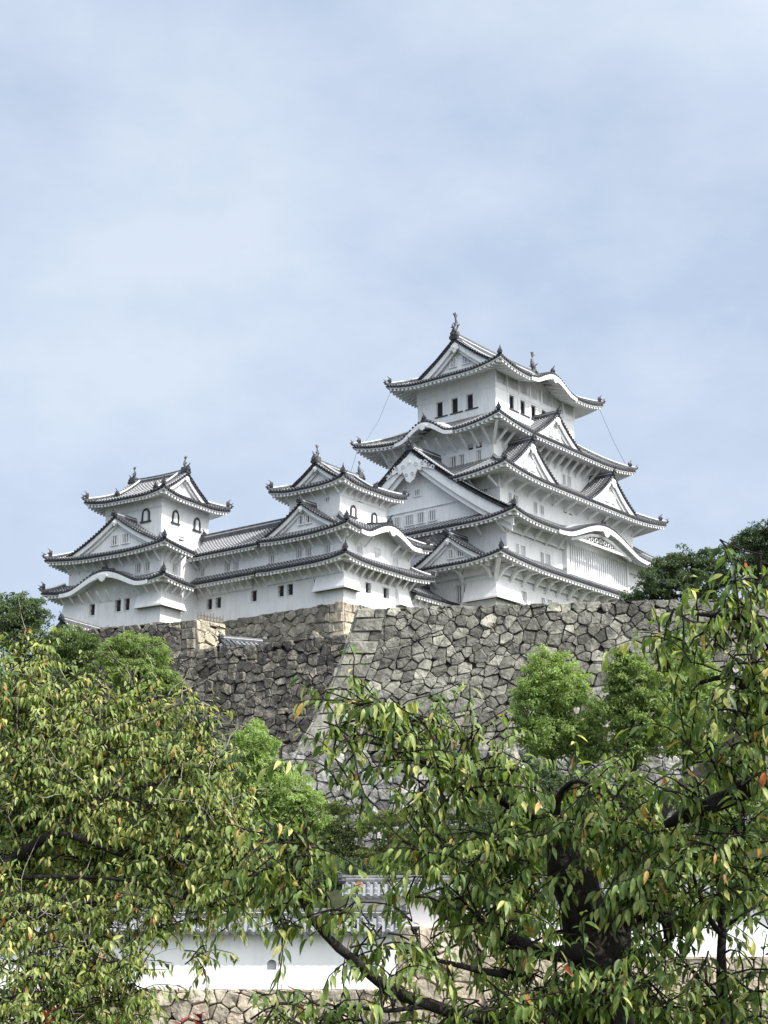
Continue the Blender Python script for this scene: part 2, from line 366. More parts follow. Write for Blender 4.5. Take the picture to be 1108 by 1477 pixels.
                    p2 = s.P(k, x, .12)
                    c0 = [p+zc+dx*r_*math.cos(a)+Vector((0, 0, r_*math.sin(a))) for a in (0, math.pi/3, math.pi*2/3, math.pi)]
                    dd = (p2-p)*.7
                    for j in range(3): roof.poly([c0[j], c0[j]+dd, c0[j+1]+dd, c0[j+1]], 2)
        s.obj = roof.build('roof', [M['pan'], M['rib'], M['dark']], parent, attrs=('run',))
        s.sof = soff.build('eave', M['trim'], s.obj)
        # hip ridges
        corners = []
        for k in 'SENW':
            if k in s.skip or {'S': 'W', 'E': 'S', 'N': 'E', 'W': 'N'}[k] in s.skip: continue
            T, Ta = s.T(k), s.Ta(k); top = s.g if s.g is not None else T
            pts = []
            nh = 7
            for j in range(nh+1):
                t = top*j/nh; qv = t if s.g is not None else t*Ta/T
                pts.append(s.P(k, qv, t, .12))
            pts[0] += Vector((0, 0, .10))
            hm = MB(); hm.sweep(pts, ((-.17, -.1), (-.17, .10), (-.1, .22), (.1, .22), (.17, .10), (.17, -.1)), 0, mats=[0, 1, 0, 1, 0, 0])
            hm.build('hip_ridge', [M['ridge'], M['ridgewhite']], s.obj)
            corners.append((pts[0], (pts[0]-pts[2]).normalized(), pts[2]))
        for p, d, p2 in corners:
            ornament(s.obj, p2*.35+p*.65+Vector((0, 0, .2)), d, .5)
            ornament(s.obj, p+Vector((0, 0, .05)), d, .36)
        return s
def ornament(parent, p, d, h=.7, name='ridge_ornament'):
    """onigawara: horned end plaque standing across direction d"""
    d = Vector((d.x, d.y, 0)).normalized(); sd = Vector((-d.y, d.x, 0)); up = Vector((0, 0, 1)); m = MB()
    prof = [(-.42, -.25), (-.52, .05), (-.34, .16), (-.38, .42), (-.2, .55), (-.13, .8), (0, .72), (.13, .8), (.2, .55), (.38, .42), (.34, .16), (.52, .05), (.42, -.25)]
    f = [p+sd*x*h+up*y*h+d*.14 for x, y in prof]; b = [q-d*.3 for q in f]
    fi = [m.v(q) for q in f]; bi = [m.v(q) for q in b]; m.f(fi); m.f(bi[::-1]); n = len(fi)
    for i in range(n): m.f((fi[i], bi[i], bi[(i+1) % n], fi[(i+1) % n]))
    # forward boss and rising horn
    m.tube([p+up*h*.25+d*.1, p+up*h*.3+d*.28], [h*.24, h*.12], 6)
    m.tube([p+up*h*.7-d*.05, p+up*h*1.0+d*.12, p+up*h*1.25+d*.3], [h*.12, h*.08, h*.03], 5)
    return m.build(name, M['dark'], parent)
def shachi(parent, p, d, h=2.0):
    """fish finial: head down on the ridge, body arching up to a raised forked tail"""
    d = Vector((d.x, d.y, 0)).normalized(); sd = Vector((-d.y, d.x, 0)); up = Vector((0, 0, 1)); m = MB()
    path = [(-.32, .0), (-.22, .14), (-.05, .26), (.06, .42), (.06, .58), (-.02, .72), (-.12, .84)]
    rad = [.10, .155, .17, .14, .105, .07, .045]
    m.tube([p+d*(-x)*h*.55+up*z*h for x, z in path], [r*h*.75 for r in rad], 7)
    def fin(pts, w=.035):
        a = [p+d*(-x)*h*.55+up*z*h+sd*w*h for x, z in pts]; b = [q-sd*2*w*h for q in a]
        ai = [m.v(q) for q in a]; bi = [m.v(q) for q in b]; m.f(ai); m.f(bi[::-1])
        for i in range(len(ai)): m.f((ai[i], bi[i], bi[(i+1) % len(ai)], ai[(i+1) % len(ai)]))
    fin([(-.08, .80), (-.42, 1.02), (-.2, .93), (-.12, 1.12), (.0, .95), (.22, 1.06), (.04, .82)])
    fin([(.14, .30), (.34, .34), (.2, .42), (.33, .5), (.16, .52), (.24, .64), (.1, .64)])
    fin([(-.18, .38), (-.4, .5), (-.12, .52)])
    for q in (-1, 1):
        b0 = p+d*h*.08+up*h*.22+sd*q*h*.12; m.poly([b0, b0+sd*q*h*.2+up*h*.16, b0+up*h*.14+d*.05]); m.poly([b0, b0+up*h*.14+d*.05, b0+sd*q*h*.2+up*h*.16+d*.03])
    m.box(p.x-.25, p.x+.25, p.y-.25, p.y+.25, p.z-.35, p.z+.12)
    return m.build('fish_finial', M['bronze'], parent, smooth=False)

def profile(q, a): return a*q+(1-a)*q*q
def strip_outline(m, pts_top, pts_bot, off, th, mi=0):
    """a board between two polylines, thickened along off"""
    o = Vector(off).normalized()*th; n = len(pts_top)
    for i in range(n-1):
        a, b, c, d = pts_bot[i], pts_bot[i+1], pts_top[i+1], pts_top[i]
        m.poly([a, b, c, d], mi); m.poly([a-o, d-o, c-o, b-o], mi)
        m.poly([a, a-o, b-o, b], mi); m.poly([d, c, c-o, d-o], mi)
    m.poly([pts_bot[0], pts_top[0], pts_top[0]-o, pts_bot[0]-o], mi); m.poly([pts_bot[-1], pts_bot[-1]-o, pts_top[-1]-o, pts_top[-1]], mi)
def gable_face(parent, O, e, n, hw, zb, za, a, depth_wall=.75, hb=.5, pend=.55, wins=(), fill_low=.4, zc=None, ornate=False, strip=None):
    """bargeboards, inner moulding, recessed plaster triangle, pendant and verge tile ends. O: centre, e: along the face, n: outward"""
    N_ = 15; up = Vector((0, 0, 1))
    def zz(x): return zb+(za-zb)*profile(1-min(1, abs(x)/hw), a)
    xs = [hw*(-1+2*i/(2*N_)) for i in range(2*N_+1)]
    def pt(x, out, dz): return Vector((O.x, O.y, 0))+e*x+n*out+up*(zz(x)+dz)
    m = MB()
    strip_outline(m, [pt(x, -.10, -.10) for x in xs], [pt(x, -.10, -.10-hb*(1.0+.25*abs(x)/hw)) for x in xs], n, .16)
    board = m.build('bargeboard', M['trim'], parent)
    m = MB()
    xi = [x*.97 for x in xs]
    strip_outline(m, [pt(x, -.36, -.14) for x in xi], [pt(x, -.36, -.14-hb*(1.55+.3*abs(x)/hw)) for x in xi], n, .14)
    m.build('inner_board', M['trim'], parent)
    # wall
    m = MB(); base = zb-fill_low
    ow = -depth_wall
    cells = []
    lo_z = base
    top = [pt(x, ow, -.12) for x in xs]; bot = [Vector((p.x, p.y, lo_z)) for p in top]
    for i in range(len(xs)-1): m.poly([bot[i], bot[i+1], top[i+1], top[i]])
    if strip: # horizontal moulding
        x0, x1, zs = strip; c0 = Vector((O.x, O.y, zs))+n*(ow+.03)
        m.hexa([c0+e*x0, c0+e*x1, c0+e*x1+n*.12, c0+e*x0+n*.12, c0+e*x0+up*.12, c0+e*x1+up*.12, c0+e*x1+n*.12+up*.12, c0+e*x0+n*.12+up*.12])
    wall = m.build('gable_wall', M['plaster'], parent)
    for (x0, x1, z0_, z1_) in wins: barred_window(parent, Vector((O.x, O.y, 0)), e, n, ow, x0, x1, z0_, z1_)
    # soffit behind verge
    m = MB()
    for i in range(len(xs)-1):
        m.poly([pt(xs[i], 0, -.10), pt(xs[i], ow, -.10), pt(xs[i+1], ow, -.10), pt(xs[i+1], 0, -.10)])
    m.build('verge_soffit', M['trim'], parent)
    # verge tiles: end discs facing outward, and a raised verge rib
    m = MB(); L_ = 0; pts = [pt(x, .0, 0) for x in [hw*(-1+2*i/120) for i in range(121)]]
    acc = 0; nxt = .12
    for i in range(120):
        d = (pts[i+1]-pts[i]).length
        while acc+d > nxt:
            f_ = (nxt-acc)/d; p = pts[i].lerp(pts[i+1], f_); t_ = (pts[i+1]-pts[i]).normalized(); u_ = n.cross(t_).normalized()
            if u_.z < 0: u_ = -u_
            c = p+n*.12+u_*.02; r_ = .10
            ring = [c+t_*r_*math.cos(q)+u_*r_*math.sin(q) for q in [math.pi*2*j/6 for j in range(6)]]
            m.poly(ring, 0); back = [q-n*.42 for q in ring]
            for j in range(6): m.poly([ring[j], back[j], back[(j+1) % 6], ring[(j+1) % 6]], 0)
            nxt += P_T
        acc += d
    strip_outline(m, [q+n*.04+up*.0 for q in pts[::6]], [q+n*.04-up*.12 for q in pts[::6]], n, .3, 0)
    for off in (-.36, -.72):
        path = [q+n*off+up*.10 for q in pts[::6]]
        h_ = len(path)//2
        for seg in (path[:h_+1], path[h_:]): m.sweep(seg, ((-.09, -.1), (-.09, .06), (.09, .06), (.09, -.1)), 1)
    m.build('verge_tiles', [M['dark'], M['ridge']], parent)
    # pendant
    m = MB(); c = Vector((O.x, O.y, 0))+n*.05+up*(za-.10-hb*.75)
    if ornate:
        pr = [(0, .25), (.22, .1), (.55, .02), (.95, -.3), (1.5, -.42), (1.9, -.85), (2.3, -1.0), (2.25, -1.3), (1.8, -1.12), (1.45, -1.0), (1.2, -.85), (.95, -1.15), (.7, -1.0), (.55, -1.25), (.35, -1.75), (0, -1.95)]
    else: pr = [(0, .2), (.25, .12), (.55, -.1), (.5, -.38), (.75, -.5), (.55, -.68), (.3, -.7), (.22, -.95), (0, -1.05)]
    k = pend; full = pr+[(-x, y) for x, y in pr[-2:0:-1]]
    fr = [c+e*x*k+up*y*k for x, y in full]; bk = [q-n*.14 for q in fr]; cc = m.v(c+up*(-.5*k)+n*.05); cb = m.v(c+up*(-.5*k)-n*.1)
    fi = [m.v(q) for q in fr]; bi = [m.v(q) for q in bk]; nn = len(fi)
    for i in range(nn):
        j = (i+1) % nn; m.f((fi[i], fi[j], cc)); m.f((bi[j], bi[i], cb)); m.f((fi[i], bi[i], bi[j], fi[j]))
    if ornate:
        for sx in (-1, 1):      # carved scrolls standing proud
            for (x, y, r_) in ((.62, -.62, .085), (1.2, -.66, .075), (1.75, -.98, .06), (.3, -1.3, .07)):
                q0 = c+e*sx*x*k+up*y*k+n*.05; m.tube([q0+(e*math.cos(t)+up*math.sin(t))*r_*k*2*(1-.07*t) for t in [j*.7 for j in range(10)]], [.025*k+.005]*10, 4, 1)
    m.tube([c+up*-.35*k+n*.0, c+up*-.35*k+n*.16], [.16*k, .12*k], 8, 0)
    m.build('gable_pendant', [M['trim'], M['shade']], parent)

def barred_window(parent, O, e, n, out, x0, x1, z0, z1, bars=None, dark=True, shutter=None):
    """a proud moulded frame, dark recess and plastered bars"""
    up = Vector((0, 0, 1)); m = MB(); w = x1-x0
    def bx(a0, a1, o0, o1, b0, b1, mi): 
        q = lambda a, o, b: O+e*a+n*(out+o)+up*b
        m.hexa([q(a0, o0, b0), q(a1, o0, b0), q(a1, o1, b0), q(a0, o1, b0), q(a0, o0, b1), q(a1, o0, b1), q(a1, o1, b1), q(a0, o1, b1)], mi)
    fr = .09
    bx(x0, x1, .005, .03, z0, z1, 1)
    bx(x0-fr, x0, 0, .13, z0-fr, z1+fr, 0); bx(x1, x1+fr, 0, .13, z0-fr, z1+fr, 0); bx(x0, x1, 0, .13, z1, z1+fr, 0); bx(x0, x1, 0, .15, z0-fr, z0, 0)
    nb = bars if bars is not None else max(2, round(w/.22))
    for i in range(nb):
        c = x0+w*(i+.5)/nb; bx(c-.045, c+.045, .035, .11, z0, z1, 0)
    return m.build('window', [M['trim'], M['void']], parent)

# ------------------------------------------------------------ building pieces in a local frame (x runs along the sunlit side, y along the shaded side)
FR = {'W': (Vector((0, 1, 0)), Vector((-1, 0, 0))), 'S': (Vector((1, 0, 0)), Vector((0, -1, 0)))}
def storey(parent, L, W, z0, z1, wW=(), wS=(), cx=0., cy=0., flare=0.):
    """plaster walls with real openings on the two sides in view; returns the wall"""
    m = MB()
    def side(k, plane, a0, a1, wins):
        e, n = FR[k]; base = n*plane+(Vector((cx, cy, 0)) if True else 0)
        xs = sorted({a0, a1, *[w[0] for w in wins], *[w[1] for w in wins]}); zs = sorted({z0, z1, *[w[2] for w in wins], *[w[3] for w in wins]})
        for i in range(len(xs)-1):
            for j in range(len(zs)-1):
                cxm, czm = (xs[i]+xs[i+1])/2, (zs[j]+zs[j+1])/2
                if any(w[0] < cxm < w[1] and w[2] < czm < w[3] for w in wins): continue
                q = [base+e*x+Vector((0, 0, z)) for x, z in ((xs[i], zs[j]), (xs[i+1], zs[j]), (xs[i+1], zs[j+1]), (xs[i], zs[j+1]))]
                m.poly(q if k == 'S' else q[::-1])
        for w in wins:
            c = [base+e*x+Vector((0, 0, z)) for x, z in ((w[0], w[2]), (w[1], w[2]), (w[1], w[3]), (w[0], w[3]))]
            for i in range(4): m.poly([c[i], c[(i+1) % 4], c[(i+1) % 4]-n*.34, c[i]-n*.34])
    side('W', L/2, -W/2, W/2, wW); side('S', W/2, -L/2, L/2, wS)
    x, y = L/2, W/2; v = lambda a, b, c: Vector((a+cx, b+cy, c))
    m.poly([v(x, -y, z0), v(x, y, z0), v(x, y, z1), v(x, -y, z1)]); m.poly([v(x, y, z0), v(-x, y, z0), v(-x, y, z1), v(x, y, z1)]); m.poly([v(-x, -y, z1), v(x, -y, z1), v(x, y, z1), v(-x, y, z1)])
    return m.build('wall', M['plaster'], parent)
def opening(parent, k, plane, w, style='bars', cx=0., cy=0.):
    e, n = FR[k]; O = Vector((cx, cy, 0)); m = MB(); x0, x1, z0, z1 = w; up = Vector((0, 0, 1))
    def bx(a0, a1, o0, o1, b0, b1, mi):
        q = lambda a, o, b: O+e*a+n*(plane+o)+up*b
        m.hexa([q(a0, o0, b0), q(a1, o0, b0), q(a1, o1, b0), q(a0, o1, b0), q(a0, o0, b1), q(a1, o0, b1), q(a1, o1, b1), q(a0, o1, b1)], mi)
    W_ = x1-x0
    if style == 'bars':
        bx(x0, x1, -.34, -.30, z0, z1, 1); nb = max(2, round(W_/.24))
        for i in range(nb): c = x0+W_*(i+.5)/nb; bx(c-.045, c+.045, -.16, -.04, z0, z1, 0)
        bx(x0-.07, x0, .0, .05, z0-.07, z1+.07, 0); bx(x1, x1+.07, .0, .05, z0-.07, z1+.07, 0); bx(x0, x1, 0, .05, z1, z1+.07, 0); bx(x0, x1, 0, .06, z0-.07, z0, 0)
    elif style == 'pale':   # plastered shutter behind plastered bars
        bx(x0, x1, -.34, -.22, z0, z1, 2); nb = max(2, round(W_/.24))
        for i in range(nb): c = x0+W_*(i+.5)/nb; bx(c-.055, c+.055, -.16, -.02, z0, z1, 0)
        bx(x0-.07, x0, .0, .05, z0-.07, z1+.07, 0); bx(x1, x1+.07, .0, .05, z0-.07, z1+.07, 0); bx(x0, x1, 0, .05, z1, z1+.07, 0); bx(x0, x1, 0, .06, z0-.07, z0, 0)
    elif style == 'dark':   # open window with thin dark bars
        bx(x0, x1, -.34, -.30, z0, z1, 1)
        for i in (1, 2): c = x0+W_*i/3; bx(c-.02, c+.02, -.16, -.12, z0, z1, 3)
        bx(x0, x1, -.165, -.125, (z0+z1)/2-.02, (z0+z1)/2+.02, 3)
        bx(x0-.08, x0, .0, .05, z0-.08, z1+.08, 0); bx(x1, x1+.08, .0, .05, z0-.08, z1+.08, 0); bx(x0, x1, 0, .05, z1, z1+.08, 0); bx(x0, x1, 0, .06, z0-.08, z0, 0)
    elif style == 'shut':   # dark half and white sliding shutter
        bx(x0, x1, -.34, -.30, z0, z1, 1); h = x0+W_*SHUT
        if k == 'W': bx(x0, x0+W_*(1-SHUT), -.2, -.05, z0, z1, 0)
        else: bx(h, x1, -.2, -.05, z0, z1, 0)
        bx(x0-.1, x1+.1, 0, .10, z0-.12, z0, 3)
    elif style == 'vent':
        bx(x0, x1, -.34, -.26, z0, z1, 1); bx(x0, x1, -.24, -.06, z0+(z1-z0)*.45, z1, 2)
    return m.build('window' if style != 'vent' else 'vent_slot', [M['trim'], M['void'], M['shade'], M['sillwood']], parent)
SHUT = .57
def floor(parent, L, W, z0, z1, wW=(), wS=(), **kw):
    """wall with its windows; each window = (a0, a1, z0, z1, style)"""
    wl = storey(parent, L, W, z0, z1, [w[:4] for w in wW], [w[:4] for w in wS], **kw)
    c = {k: v for k, v in kw.items() if k in ('cx', 'cy')}
    for w in wW: opening(wl, 'W', L/2, w[:4], w[4], **c)
    for w in wS: opening(wl, 'S', W/2, w[:4], w[4], **c)
    # corner posts standing a hand proud of the plaster
    return wl
def bell_window(parent, k, plane, a, z, w=.8, h=1.2):
    e, n = FR[k]; up = Vector((0, 0, 1)); m = MB(); c = e*a+n*plane+up*z
    arch = [(-.5, 0), (-.47, .45), (-.46, .62), (-.36, .80), (-.2, .92), (0, 1.0), (.2, .92), (.36, .80), (.46, .62), (.47, .45), (.5, 0)]
    path = [c+e*x*w+up*y*h+n*.05 for x, y in arch]
    m.sweep(path, ((-.07, -.07), (-.07, .07), (.07, .07), (.07, -.07)), 0, up=n)
    m.hexa([c+e*-.75*w-up*.12, c+e*.75*w-up*.12, c+e*.75*w-up*.12+n*.16, c+e*-.75*w-up*.12+n*.16, c+e*-.75*w, c+e*.75*w, c+e*.75*w+n*.16, c+e*-.75*w+n*.16], 0)
    idx = [m.v(c+e*x*w*.95+up*y*h*.97+n*.02) for x, y in arch]; m.f(idx if k == 'S' else idx[::-1], 1)
    m.hexa([c+e*-.12*w+n*.025, c+e*.3*w+n*.025, c+e*.3*w+n*.07, c+e*-.12*w+n*.07, c+e*-.12*w+n*.025+up*h*.8, c+e*.3*w+n*.025+up*h*.8, c+e*.3*w+n*.07+up*h*.8, c+e*-.12*w+n*.07+up*h*.8], 2)
    for x in (-.38, -.2): m.hexa([c+e*x*w+n*.025, c+e*(x*w+.05)+n*.025, c+e*(x*w+.05)+n*.07, c+e*x*w+n*.07, c+e*x*w+n*.025+up*h*.75, c+e*(x*w+.05)+n*.025+up*h*.75, c+e*(x*w+.05)+n*.07+up*h*.75, c+e*x*w+n*.07+up*h*.75], 2)
    m.build('bell_window', [M['dark'], M['shade'], M['trim']], parent)
def brackets(parent, k, plane, a0, a1, z, out=1.15, drop=1.15, pitch=1., w=.15, curved=False, skip=()):
    """white struts from the wall up to the soffit"""
    e, n = FR[k]; up = Vector((0, 0, 1)); cnt = max(1, round((a1-a0)/pitch))
    for i in range(cnt+1):
        a = a0+(a1-a0)*i/cnt
        if any(s0 < a < s1 for s0, s1 in skip): continue
        m = MB(); O = e*a+n*plane
        if curved:
            m.beam(O+up*z, O+n*out+up*(z-.02), w, w*1.2); 
            pts = [O+up*(z-drop)+n*.03, O+up*(z-drop*.45)+n*out*.30, O+up*(z-.14)+n*out*.62, O+up*(z-.10)+n*out]
            m.sweep(pts, ((-w/2, -w*.5), (-w/2, w*.5), (w/2, w*.5), (w/2, -w*.5)), 0, up=Vector((0, 0, 1)))
        else: m.beam(O+up*(z-drop)+n*.02, O+up*z+n*out, w, w*1.15)
        m.build('eave_bracket', M['trim'], parent)
def stone_drop(parent, k, plane, a0, a1, z0, z1, out=.75):
    e, n = FR[k]; up = Vector((0, 0, 1)); m = MB(); O = n*plane
    A = [O+e*a0+up*z0, O+e*a1+up*z0, O+e*a1+up*z0+n*out, O+e*a0+up*z0+n*out]; B = [O+e*a0+up*z1, O+e*a1+up*z1]
    m.poly([A[3], A[2], B[1], B[0]]); m.poly([A[0], A[3], B[0]]); m.poly([A[2], A[1], B[1]]); m.poly([p+up*.03 for p in A], 1)
    m.beam(A[3]+n*.03, A[2]+n*.03, .1, .16); m.beam(A[0]+n*.03, A[3], .1, .16); m.beam(A[1]+n*.03, A[2], .1, .16)
    m.build('stone_drop', [M['plaster'], M['void']], parent)
def corner_drop(parent, px_, py_, aw, as_, z0, z1, out=.7):
    """flared chute wrapping the near corner (-px,-py); aw metres along the W side, as_ along the S side"""
    m = MB(); z = lambda x, y, c: Vector((x, y, c)); X, Y = -px_, -py_
    top = [z(X-.02, Y+aw, z1), z(X-.02, Y-.02, z1), z(X+as_, Y-.02, z1)]
    bo = [z(X-out, Y+aw, z0), z(X-out, Y-out, z0), z(X+as_, Y-out, z0)]
    m.poly([bo[0], bo[1], top[1], top[0]]); m.poly([bo[1], bo[2], top[2], top[1]])
    m.poly([bo[0], top[0], z(X, Y+aw, z0)]); m.poly([bo[2], z(X+as_, Y, z0), top[2]])
    m.poly([z(X, Y+aw, z0+.04), z(X, Y, z0+.04), bo[1]+Vector((0, 0, .04)), bo[0]+Vector((0, 0, .04))], 1); m.poly([z(X, Y, z0+.04), z(X+as_, Y, z0+.04), bo[2]+Vector((0, 0, .04)), bo[1]+Vector((0, 0, .04))], 1)
    d = Vector((0, 0, .02)); m.beam(bo[0]+d, bo[1]+d, .12, .16); m.beam(bo[1]+d, bo[2]+d, .12, .16); m.beam(bo[0]+d, z(X, Y+aw, z0+.02), .12, .14); m.beam(bo[2]+d, z(X+as_, Y, z0+.02), .12, .14)
    m.build('stone_drop', [M['plaster'], M['void']], parent)
def top_ridge(parent, p, q, w=.5, h=.7, fish=0, sag=.12):
    m = MB(); p = Vector(p); q = Vector(q); n = 10
    pts = [p.lerp(q, i/n)+Vector((0, 0, h*.45-sag*(1-(2*i/n-1)**2))) for i in range(n+1)]
    m.sweep(pts, ((-w/2, -h*.6), (-w/2, -h*.05), (-w*.42, 0), (-w*.42, h*.1), (-w*.36, h*.16), (-w*.3, h*.4), (w*.3, h*.4), (w*.36, h*.16), (w*.42, h*.1), (w*.42, 0), (w/2, -h*.05), (w/2, -h*.6)), 0, mats=[0, 0, 1, 0, 0, 0, 0, 0, 1, 0, 0, 0])
    m.build('top_ridge', [M['ridge'], M['ridgewhite']], parent)
    d = (q-p).normalized()
    for s_, c in ((-1, pts[0]), (1, pts[-1])):
        if fish: shachi(parent, c+Vector((0, 0, h*.45))-d*s_*.35, d*s_, fish)
        ornament(parent, c+d*s_*.06-Vector((0, 0, h*.15)), d*s_, h*1.15)
def irimoya_ends(roof, parent, ends, hb=.5, pend=.55, wins=(), **kw):
    """gable faces of a hip-and-gable roof"""
    r = roof
    for k in ends:
        half = (r.W if r.axis == 'x' else r.L)/2; dist = (r.L if r.axis == 'x' else r.W)/2-(r.g-r.vo)
        n = {'W': Vector((-1, 0, 0)), 'E': Vector((1, 0, 0)), 'S': Vector((0, -1, 0)), 'N': Vector((0, 1, 0))}[k]
        e = Vector((0, 1, 0)) if k in 'WE' else Vector((1, 0, 0))
        hw = half-(r.g-r.vo); tau0 = (r.g-r.vo)/half
        zb = r.z0+r.rise*profile(tau0, r.a); za = r.z0+r.rise
        # same curve as the roof between tau0 and 1, expressed on q
        A = r.rise*(r.a*(1-tau0)+(1-r.a)*2*tau0*(1-tau0)); Bq = r.rise*(1-r.a)*(1-tau0)**2
        a = A/(A+Bq)
        O = Vector((r.cx, r.cy, 0))+n*dist
        gable_face(parent, O, e, n, hw, zb, za, a, depth_wall=r.vo+kw.get('dw', .0), hb=hb, pend=pend, wins=wins if k in 'WS' else (), **{x: y for x, y in kw.items() if x != 'dw'})
        for s_ in (-1, 1):     # ridges running down beside the gable
            m = MB(); pts = []
            for i in range(9):
                t = half*(1-i/8*(1-(r.g*.9)/half)); x = s_*(half-t); z_ = r.z0+r.rise*profile(t/half, r.a)
                pts.append(O-n*1.15+e*x+Vector((0, 0, z_+.14)))
            m.sweep(pts, ((-.16, -.1), (-.16, .12), (-.1, .24), (.1, .24), (.16, .12), (.16, -.1)), 0, mats=[0, 1, 0, 1, 0, 0])
            ornament(parent, pts[-1]+Vector((0, 0, .1)), e*s_, .5)
            m.build('descending_ridge', [M['ridge'], M['ridgewhite']], parent)
def dormer(parent, roof, k, q0, t0, hw, za, zb=None, a=.68, depth=6., hb=.42, pend=.5, wins=(), vo=.55, ridge_h=.5, nrm_ext=0, name='dormer_gable', drop=0.):
    """triangular gable standing on side k of a roof, centred at q0 along it and t0 in from the eave"""
    cx_, cy_ = roof.xy(k, q0, t0); n = {'W': Vector((-1, 0, 0)), 'S': Vector((0, -1, 0))}[k]; e = {'W': Vector((0, 1, 0)), 'S': Vector((1, 0, 0))}[k]
    O = Vector((cx_, cy_, 0)); up = Vector((0, 0, 1))
    if zb is None: zb = roof.z(k, q0+hw*.9, t0)-.05
    zb -= drop
    f = lambda x: zb+(za-zb)*profile(max(0, 1-x/hw), a)
    sgn = -1 if k == 'W' else 1
    def zs(x, d):
        q = min(max(q0+sgn*x, 0), roof.len(k)); return roof.z(k, q, min(t0+d, roof.T(k)))
    g = MB(); nd = max(2, round(depth/P_T)); nx = 9
    prev = {}
    for i in range(nd+1):
        d = depth*i/nd
        for s_ in (-1, 1):
            xm = hw
            for j in range(60):
                x = hw*j/59
                if f(x) < zs(s_*x, d)-.12: xm = x; break
            row = [(O-n*d+e*s_*xm*j/nx+up*f(xm*j/nx), (xm*j/nx)*1.2) for j in range(nx+1)]
            ids = [g.v(p, r_) for p, r_ in row]
            if s_ in prev:
                pr = prev[s_]
                for j in range(nx): g.f((pr[j], pr[j+1], ids[j+1], ids[j]) if s_ > 0 else (pr[j], ids[j], ids[j+1], pr[j+1]), 0)
            prev[s_] = ids
            if xm > .2:
                rg = [[g.v(row[j][0]+n*o_+up*h_, row[j][1]) for o_, h_ in ((-.075, 0), (-.045, .08), (.045, .08), (.075, 0))] for j in range(nx+1)]
                for j in range(nx):
                    for mm in range(3): g.f((rg[j][mm], rg[j][mm+1], rg[j+1][mm+1], rg[j+1][mm]), 1)
    root = g.build(name, [M['pan'], M['rib']], parent, attrs=('run',))
    gable_face(root, O, e, n, hw, zb, za, a, depth_wall=vo, hb=hb, pend=pend, wins=wins, fill_low=.6)
    top_ridge(root, O+n*.05+up*za, O-n*depth+up*za, .36, ridge_h, sag=.0)
    return root

